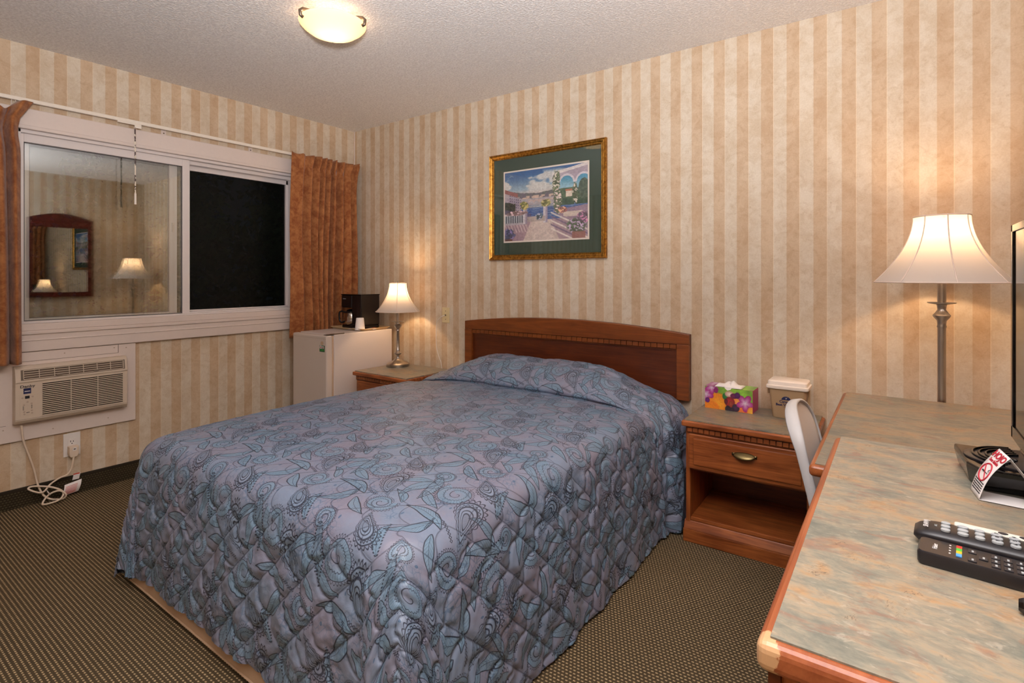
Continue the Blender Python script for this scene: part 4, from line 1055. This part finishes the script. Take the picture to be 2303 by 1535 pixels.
MB().prism([(.513, .714), (.523, .714), (.518, .727)], fy_ - .0014, fy_ - .001, 'y').build('sticker_mark', M['crimson'], st)
for z in (.704, .698): MB().box(.482, .530, fy_ - .001, fy_ - .0006, z, z + .002).build('sticker_text', M['green'], st)
MB().prism([(.506 + .017 * math.cos(a), .750 + .013 * math.sin(a)) for a in np.linspace(0, 2 * PI, 25)[:-1]], fy_ - .0004, fy_, 'y').build('embossed_badge', M['gasket'], dr)

# tray with coffee things
ty = thing('serving_tray', 'shallow beige tray on top of the refrigerator', 'tray', (.33, -.19, FZ))
loft([(rrect(.335, -.205, .185, .118, .03), FZ + .0005), (rrect(.335, -.205, .19, .123, .03), FZ + .004), (rrect(.335, -.205, .205, .138, .035), FZ + .016), (rrect(.335, -.205, .207, .140, .035), FZ + .018), (rrect(.335, -.205, .202, .135, .035), FZ + .018), (rrect(.335, -.205, .186, .119, .03), FZ + .006)]).build('tray_body', M['tray'], ty, smooth='a')
cz = FZ + .0065
cm = thing('coffee_maker', 'black drip coffee maker standing on the tray', 'coffee maker', (.30, -.20, cz))
MB().box(.215, .445, -.285, -.105, cz, cz + .026).build('warming_base', M['black'], cm, bev=.008)
MB().box(.335, .448, -.285, -.105, cz + .024, cz + .262).build('water_tank', M['black'], cm, bev=.008)
MB().box(.208, .345, -.288, -.120, cz + .158, cz + .258).build('brew_head', M['black'], cm, bev=.012, bseg=3)
MB().box(.208, .450, -.288, -.105, cz + .256, cz + .264).build('top_cover', M['tv'], cm, bev=.003)
text('Cuisinart', .010, (.252, -.2885, cz + .228), (1, 0, 0), (0, 0, 1), M['key'], cm)
cf = MB().lathe([(0, 0), (.046, 0), (.054, .012), (.056, .045), (.054, .082), (.050, .088)], (.277, -.235, cz + .028), 36).build('carafe', M['silver'], cm, smooth='a')
MB().lathe([(.050, .0), (.050, .012), (.038, .026), (.018, .032), (0, .033)], (.277, -.235, cz + .114), 36).build('carafe_lid', M['black'], cf, smooth='a')
MB().tube(smoothpath([(.232, -.262, cz + .120), (.200, -.275, cz + .128), (.182, -.283, cz + .115), (.184, -.283, cz + .06), (.200, -.275, cz + .040), (.224, -.262, cz + .05)]), .007, 8).build('carafe_handle', M['black'], cf, smooth=True)
tag(MB().lathe([(.0375, 0), (.0365, .002), (.028, .088), (.0265, .090), (0, .090)], seg=40).build('paper_cup', M['cup'], smooth='a'), 'white foam cup upside down on the tray before the coffee maker', 'cup').location = (.470, -.312, cz)
pk = [(.505, -.235, .3, M['card'], 'white sugar packet lying on the tray behind the cup'), (.49, -.19, -.2, M['orange'], 'reddish coffee packet lying flat on the tray right of the coffee maker'), (.40, -.315, .5, M['card'], 'crumpled white packet lying on the tray left of the cup')]
for x, y, a, mt, lb in pk:
    o = MB().grid(lambda u, v: ((u - .5) * .075, (v - .5) * .045, .004 + .006 * math.sin(PI * u) * math.sin(PI * v)), 8, 6).build('coffee_packet', mt, smooth=True, solid=.002)
    o.location = (x, y, cz - .001); o.rotation_euler = (0, 0, a); tag(o, lb, 'packet', 'packets on the tray')

# ---------------------------------------------------------------- desk, dresser
DZ, DRZ = .74, .823
dk = thing('desk', 'lower slate-topped cherry desk beside the wall with the chair tucked at it', 'desk', (3.9, -.85, 0))
def top(parent, x0, x1, y0, y1, z, ew=.014, th_=.030, mat=None, em=None):
    em = em or M['edge_y']
    MB().box(x0, x1, y0, y1, z - th_, z - .0025).build('edge_band', em, parent, bev=.011, bseg=4)
    MB().box(x0 + ew, x1 - ew, y0 + ew, y1 - .004, z - .012, z).build('laminate_top', mat or M['lam'], parent, bev=.0006)
top(dk, 3.560, 4.30, -1.358, -.315, DZ, .013, .032, M['lam_dk'], M['wood_y'])
for y in (-1.345, -.35): MB().box(3.60, 4.28, y, y + .022, 0, DZ - .032).build('end_panel', M['wood_z'], dk, bev=.002)
MB().box(4.24, 4.26, -1.32, -.35, .25, DZ - .032).build('modesty_panel', M['wood_y'], dk)
MB().box(3.62, 3.64, -1.32, -.35, DZ - .10, DZ - .032).build('apron', M['wood_y'], dk, bev=.002)
ds = thing('dresser', 'taller slate-topped cherry dresser in the foreground with a chipped front corner', 'dresser', (3.95, -1.81, 0))
top(ds, 3.618, 4.30, -2.268, -1.362, DRZ, .013, .036)
MB().box(3.640, 3.642 + .62, -2.245, -1.385, .06, DRZ - .036).build('carcass', M['wood_z'], ds, bev=.003)
MB().box(3.655, 4.25, -2.235, -1.395, 0, .06).build('plinth', M['wood_dark'], ds)
MB().box(3.628, 3.640, -2.250, -1.380, DRZ - .075, DRZ - .036).build('frieze', M['wood_dark'], ds)
for j, (z0_, z1_) in enumerate(((.08, .30), (.31, .52), (.53, .745))):
    for (y0_, y1_) in ((-2.235, -1.82), (-1.81, -1.395)):
        d_ = MB().box(3.622, 3.640, y0_, y1_, z0_, z1_).build('drawer', M['wood_y'], ds, bev=.006)
        MB().tube([(3.622, (y0_ + y1_) / 2 - .04, (z0_ + z1_) / 2), (3.605, (y0_ + y1_) / 2 - .03, (z0_ + z1_) / 2), (3.605, (y0_ + y1_) / 2 + .03, (z0_ + z1_) / 2), (3.622, (y0_ + y1_) / 2 + .04, (z0_ + z1_) / 2)], .005, 8).build('handle', M['brass'], d_)

# chair
ch = thing('desk_chair', 'putty-coloured resin chair with a grey rim tucked against the desk', 'chair', (3.66, -.80, 0))
YC = -.795
def backc(a, b_):
    """a in -1..1 across, b in 0..1 height"""
    hw = .205 * (1 - .10 * b_)
    z = .42 + .352 * b_
    x = 3.558 - .108 * b_ ** .9 + .012 * math.sin(b_ * PI) + (.0) - .045 * (1 - a * a) * (1 - .3 * b_) + .030 * b_ ** 4
    x -= 0
    return Vector((x, YC + a * hw, z))
def outline(k):
    """closed-ish path up the near side, over the rounded top, down the far side"""
    if k < .36: return (-1, k / .36 * .66)
    if k > .64: return (1, (1 - k) / .36 * .66)
    a = (k - .36) / .28 * PI; return (-math.copysign(abs(math.cos(a)) ** .82, math.cos(a)), .66 + .34 * math.sin(a) ** .9)
def bg(u, v):
    a = -1 + 2 * u
    # top limit of panel for this a
    lim = .66 + .34 * max(0, 1 - abs(a) ** 2.4) ** .47
    p = backc(a * .97, v * lim); return (p.x - .004, p.y, p.z)
MB().grid(bg, 24, 24).build('backrest', M['chair'], ch, smooth=True, solid=.008)
# rim: a flat strip following the outline
m = MB(); n = 60; vs = []; fs = []
for i in range(n + 1):
    a, b_ = outline(i / n); p = backc(a, b_)
    p2 = backc(*outline(min(1, i / n + .01))); p1 = backc(*outline(max(0, i / n - .01))); t_ = (p2 - p1).normalized()
    nx2 = Vector((1, 0, .25)).normalized(); nx2 = (nx2 - t_ * nx2.dot(t_)).normalized(); o_ = t_.cross(nx2)
    kk_ = i / n; wq = 1.0 if kk_ < .36 else (1.0 + .35 * math.sin((kk_ - .36) / .14 * PI) if kk_ < .5 else max(.30, 1 - (kk_ - .5) / .12 * .7))
    for (dx, dy) in ((-.016, -.006), (.010, -.006), (.013, 0), (.010, .006), (-.016, .006), (-.019, 0)):
        vs.append(p + nx2 * dx * wq + o_ * dy * min(1, wq))
for i in range(n):
    for k in range(6): fs.append((i * 6 + k, i * 6 + (k + 1) % 6, (i + 1) * 6 + (k + 1) % 6, (i + 1) * 6 + k))
m.add(vs, fs + [tuple(range(6)), tuple(n * 6 + k for k in range(6))]).build('back_rim', M['chair_rim'], ch, smooth=True)
MB().grid(lambda u, v: (3.555 + .40 * u, YC - .205 + .41 * v, .425 + .02 * u - .012 * math.sin(PI * v) * math.sin(PI * u)), 12, 12).build('seat', M['chair'], ch, smooth=True, solid=.022)
for sy_ in (-1, 1):
    MB().tube([(3.54, YC + sy_ * .195, .45), (3.565, YC + sy_ * .20, .40), (3.93, YC + sy_ * .21, .012)], .011, 10).build('leg', M['chair_leg'], ch, smooth=True)
    MB().tube([(3.90, YC + sy_ * .18, .42), (3.80, YC + sy_ * .19, .33), (3.54, YC + sy_ * .19, .012)], .011, 10).build('leg', M['chair_leg'], ch, smooth=True)
for x, z in ((3.86, .11), (3.60, .11)): MB().tube([(x, YC - .20, z), (x, YC + .20, z)], .008, 8).build('crossbar', M['chair_leg'], ch, smooth=True)

# television
tv = thing('television', 'glossy black flat television standing on the dresser at the right edge', 'television', (3.95, -1.6, DRZ))
TX, TY0, TY1, TZ0, TZ1 = 3.944, -2.05, -1.328, .868, 1.322
MB().box(TX, TX + .035, TY0, TY1, TZ0, TZ1).build('casing', M['tv'], tv, bev=.003)
bz = MB(); bw = .016
bz.box(TX - .004, TX, TY0, TY1, TZ1 - bw, TZ1).box(TX - .004, TX, TY0, TY1, TZ0, TZ0 + bw * 1.6).box(TX - .004, TX, TY1 - bw, TY1, TZ0, TZ1).box(TX - .004, TX, TY0, TY0 + bw, TZ0, TZ1)
bz.build('bezel', M['tv'], tv, bev=.0015)
MB().box(TX - .001, TX + .0002, TY0 + bw, TY1 - bw, TZ0 + bw * 1.6, TZ1 - bw).build('screen', M['tvscreen'], tv)
bs = loft([([(3.845, -1.440), (3.853, -1.555), (3.867, -1.598), (4.20, -1.600), (4.20, -1.440)], DRZ + .0005), ([(3.838, -1.438), (3.848, -1.565), (3.864, -1.603), (4.205, -1.604), (4.205, -1.436)], DRZ + .030), ([(3.838, -1.438), (3.848, -1.565), (3.864, -1.603), (4.205, -1.604), (4.205, -1.436)], DRZ + .040)]).build('base', M['tv'], tv, bev=.003)
m = MB()
dc = (3.945, -1.512)
m.lathe([(0, DRZ + .040), (.078, DRZ + .040), (.078, DRZ + .0425), (.074, DRZ + .044), (0, DRZ + .044)], (dc[0], dc[1], 0), 48, 1.25, .95).build('turntable', M['remote'], bs, smooth='a')
m = MB()
for k in range(6):
    r_ = .022 + k * .010
    m.tube([(dc[0] - .012 + r_ * math.cos(a), dc[1] - .0 + r_ * math.sin(a), DRZ + .0455) for a in np.linspace(PI * .55, PI * 1.35, 16)], .0022, 6)
m.build('turntable_ribs', M['tv'], bs, smooth=True)
MB().box(3.938, 3.972, -1.60, -1.44, DRZ + .040, TZ0 + .004).build('neck', M['tv'], tv, bev=.004)

# tent card
tc = thing('tent_card', 'white folded no-smoking tent card with red lettering beside the television base', 'card', (3.89, -1.63, DRZ))
A0 = Vector((3.850, -1.607, DRZ + .001)); B0 = Vector((3.857, -1.662, DRZ + .001)); A1 = Vector((3.889, -1.612, DRZ + .083)); B1 = Vector((3.897, -1.664, DRZ + .081))
wv_ = (B0 - A0)
def cardp(u, v):
    a = A0.lerp(A1, v); b_ = B0.lerp(B1, v); p = a.lerp(b_, u); bow = math.sin(PI * v) * .007
    return p + Vector((-.8, 0, .45)) * bow
MB().grid(lambda u, v: cardp(u, v), 4, 14).build('front_panel', M['card'], tc, smooth=True, solid=.0004)
A2 = Vector((3.945, -1.618, DRZ + .001)); B2 = Vector((3.952, -1.668, DRZ + .001))
MB().grid(lambda u, v: (A1.lerp(B1, u)).lerp(A2.lerp(B2, u), v) + Vector((.4, 0, -.4)) * math.sin(PI * v) * .006, 4, 12).build('back_panel', M['card'], tc, smooth=True, solid=.0004)
MB().grid(lambda u, v: (A0.lerp(B0, u)).lerp(A2.lerp(B2, u), v) + Vector((0, 0, .0006)), 2, 4).build('base_strip', M['card'], tc, solid=.0004)
def ctext(s_, size, v, mat, bold=0, sx=1., u=.5):
    p = cardp(u, v); up = (cardp(u, v + .02) - cardp(u, v - .02)); xd = (cardp(.9, v) - cardp(.1, v)); up = up - xd.normalized() * up.dot(xd.normalized())
    nrm_ = xd.normalized().cross(up.normalized()); text(s_, size, p + nrm_ * .0004, xd, up, mat, tc, bold=bold, sx=sx)
ctext('HOJO', .0170, .885, M['crimson'], .0006, 1.15); ctext('Sans fumée', .0085, .755, M['crimson'], .0002, 1.0)
for k in range(5): ctext('Cet espace est non-fumeur merci', .0034, .30 - k * .048, M['ink'], .0001, .95)
def cpt(u, v):
    p = cardp(u, v); n_ = (cardp(.9, v) - cardp(.1, v)).cross(cardp(u, v + .02) - cardp(u, v - .02)).normalized(); return p + n_ * .0007
MB().tube([cpt(.5 + .36 * math.cos(a), .50 + .185 * math.sin(a)) for a in np.linspace(0, 2 * PI, 33)[:-1]], .0013, 6, True).tube([cpt(.5 - .25 + .5 * k / 6, .50 + .13 - .26 * k / 6) for k in range(7)], .0010, 6).build('no_smoking_ring', M['crimson'], tc)
MB().tube([cpt(.30, .50), cpt(.48, .50)], .0016, 6).build('cigarette_mark', M['ink'], tc); MB().tube([cpt(.5, .50), cpt(.72, .50)], .0008, 6).tube([cpt(.72, .53), cpt(.66, .56), cpt(.72, .59)], .0005, 6).build('smoke_mark', M['keyd'], tc)

# remotes
def remote(name, label, loc, rz, Lr, Wr, H_, nose):
    return thing(name, label, 'remote control', loc, rz, world=False)
r1 = remote('remote_control', 'black remote with rows of grey oval keys and a pale side strip, the farther one', (3.763, -1.893, DRZ), math.radians(-4), .24, .05, .026, True)
def body(Lr, Wr, H_, nose, rw=.012):
    secs = []; n = 40
    m = MB(); vs = []; fs = []; K = 32
    for i in range(n + 1):
        x = Lr * i / n; e = min(1, math.sqrt(max(0, 1 - (1 - min(1, x / nose)) ** 2)) * .85 + .15) if x < nose else 1
        if i == 0: e = .25
        for k in range(K):
            a = 2 * PI * k / K; ca, sa = math.cos(a), math.sin(a); p_ = 3.2
            yy = math.copysign(abs(ca) ** (2 / p_), ca) * Wr / 2 * (.55 + .45 * e); zz = math.copysign(abs(sa) ** (2 / p_), sa) * H_ / 2 * e
            vs.append((x, yy, H_ / 2 + zz))
    for i in range(n):
        for k in range(K): fs.append((i * K + k, i * K + (k + 1) % K, (i + 1) * K + (k + 1) % K, (i + 1) * K + k))
    return m.add(vs, fs + [tuple(range(K))[::-1], tuple(n * K + k for k in range(K))])
H1 = .027; body(.235, .058, H1, .034).build('body', M['remote'], r1, smooth=True)
MB().box(.045, .23, .017, .0315, .012, H1 + .0012).build('side_strip', M['pale'], r1, bev=.003)
def keys(parent, spec, z):
    for (x, y, rx, ry, mt, nm) in spec:
        pts_ = [(x + rx * math.cos(a), y + ry * math.sin(a)) for a in np.linspace(0, 2 * PI, 17)[:-1]]
        MB().prism(pts_, z - .001, z + .0022, 'z').build(nm, mt, parent, bev=.0006)
sp = []
for i, x in enumerate((.036, .055, .073, .091, .109, .127)):
    for j, y in enumerate((-.014, -.001, .012)): sp.append((x, y, .0062 if i % 2 else .0055, .0048, M['key'], 'key'))
for y in (-.016, .008): sp.append((.147, y, .008, .006, M['key'], 'key'))
sp.append((.152, -.004, .0065, .005, M['yellow'], 'key')); sp += [(.166, -.014, .007, .005, M['key'], 'key'), (.166, .010, .007, .005, M['key'], 'key'), (.120, .0225, .0055, .0035, M['keyd'], 'key'), (.144, .0225, .006, .0035, M['keyd'], 'key'), (.098, .0225, .0055, .0035, M['keyd'], 'key')]
keys(r1, sp, H1)
for i in range(3, 6):
    for j, y in enumerate((-.014, -.001, .012)): text(str((i - 3) * 3 + 3 - j), .006, (sp[i * 3 + j][0], y, H1 + .0023), (0, -1, 0), (-1, 0, 0) if 0 else (1, 0, 0), M['ink'], r1, name='key_digit') if 0 else text(str((5 - i) * 3 + j + 1), .006, (sp[i * 3 + j][0], -y, H1 + .0023), (0, 1, 0), (-1, 0, 0), M['ink'], r1, name='key_digit')
text('SHAW)', .0085, (.014, -.002, H1 - .0002), (0, 1, 0), (-1, 0, 0), M['card'], r1)
text('A/C', .0045, (.025, -.002, H1 - .0002), (0, 1, 0), (-1, 0, 0), M['key'], r1)
r2 = remote('remote_control', 'black remote with four coloured keys, the nearer one', (3.766, -1.953, DRZ), math.radians(-5), .2, .05, .02, False)
H2 = .019
loft([(rrect(.11, 0, .108, .024, .006), .0), (rrect(.11, 0, .110, .026, .006), .004), (rrect(.11, 0, .110, .026, .006), H2 - .003), (rrect(.11, 0, .108, .0245, .006), H2)]).build('body', M['remote'], r2, smooth='a')
for k, mt in enumerate((M['redk'], M['green'], M['yellow'], M['blue'])):
    MB().box(.0405, .0465, .012 - k * .009 - .0005, .0205 - k * .009 - .0005, H2, H2 + .0012).build('coloured_key', mt, r2)
    MB().lathe([(0, H2), (.0012, H2), (.0012, H2 + .0006), (0, H2 + .0006)], (.034, .016 - k * .009, 0), 8).build('indicator_dot', M['card'], r2)
for i, x in enumerate((.057, .068, .080, .092, .104, .118, .132)):
    for j, y in enumerate((-.0145, -.001, .0125)):
        if (i, j) in ((0, 1), (1, 0), (1, 2)): continue
        kx = .0045 if i < 5 else .006
        ko = MB().box(x - kx, x + kx, y - .005, y + .005, H2, H2 + .0012).build('key', M['keyd'], r2, bev=.0005)
        MB().box(x - .0008, x + .0014, y - .0028, y + .0028, H2 + .0012, H2 + .0014).build('key_mark', M['key'], ko)
text('Haier', .008, (.0185, 0, H2), (0, 1, 0), (-1, 0, 0), M['card'], r2)
bp = thing('pen', 'thick glossy black pen end reaching in at the right edge of the dresser', 'pen', (3.856, -2.043, DRZ), math.radians(-8), world=False)
MB().tube([(0, 0, .0095), (.004, 0, .0095), (.14, 0, .0085)], [.0065, .0093, .0083], 8).build('barrel', M['tv'], bp)

# ---------------------------------------------------------------- mirror on the right wall (seen in the window reflection)
mr = thing('wall_mirror', 'arch-topped mahogany framed mirror on the right wall seen in the window reflection', 'mirror', (RX, -.87, .98))
my0, my1, mz0, mz1 = -1.19, -.56, .97, 1.90
pts = [(my0, mz0), (my1, mz0), (my1, mz1)] + [(my1 + (my0 - my1) * k / 12, mz1 + .07 * math.sin(PI * k / 12)) for k in range(1, 12)] + [(my0, mz1)]
MB().prism(pts, RX - .022, RX - .002, 'x').build('frame_board', M['mahog'], mr, bev=.003)
fw = .055
m = MB().box(RX - .034, RX - .022, my0, my0 + fw, mz0, mz1).box(RX - .034, RX - .022, my1 - fw, my1, mz0, mz1).box(RX - .034, RX - .022, my0 + fw, my1 - fw, mz0, mz0 + fw).box(RX - .034, RX - .022, my0 + fw, my1 - fw, mz1 - .10, mz1)
m.build('frame', M['mahog'], mr, bev=.004)
MB().box(RX - .0245, RX - .0225, my0 + fw, my1 - fw, mz0 + fw, mz1 - .10).build('mirror_glass', M['mirror'], mr)

# ---------------------------------------------------------------- lights
light('bedside_bulb', (lampL[0], lampL[1], lampL[2] + .550), 6.5, (1, .66, .36), .025)
light('floor_lamp_bulb', (FL[0], FL[1], 1.372), 7.5, (1, .66, .38), .03)
light('ceiling_bulb', (1.585, -1.345, 2.402), 13, (1, .74, .50), .03)
# camera flash bounced off the ceiling behind the photographer
fa = bpy.data.lights.new('bounce_flash', 'AREA'); fa.shape = 'DISK'; fa.size = .25; fa.energy = 116; fa.color = (.98, .97, 1.0); fa.spread = math.radians(152)
fo = bpy.data.objects.new('bounce_flash', fa); COL.objects.link(fo); fo.location = (3.68, -2.90, 1.52); fo.rotation_euler = Vector((-.32, .34, 1)).to_track_quat('-Z', 'Y').to_euler()
wld = bpy.data.worlds.new('night'); scn.world = wld; wld.use_nodes = True
wld.node_tree.nodes['Background'].inputs[0].default_value = (.12, .17, .20, 1); wld.node_tree.nodes['Background'].inputs[1].default_value = .05

# ---------------------------------------------------------------- camera
cam = bpy.data.cameras.new('camera'); co = bpy.data.objects.new('camera', cam); COL.objects.link(co)
co.location = (3.743, -2.886, 1.211); co.rotation_euler = (PI / 2, 0, math.radians(35.9))
cam.sensor_width = 36; cam.lens = 1199 / 2303 * 36; cam.shift_y = -(767.5 - 622) / 2303; cam.clip_start = .05
scn.camera = co
for o in bpy.data.objects:
    if '_w' in o: del o['_w']
vs_ = scn.view_settings; vs_.view_transform = 'Standard'; vs_.look = 'None'; vs_.gamma = 1; vs_.use_curve_mapping = False; vs_.exposure = 0.0
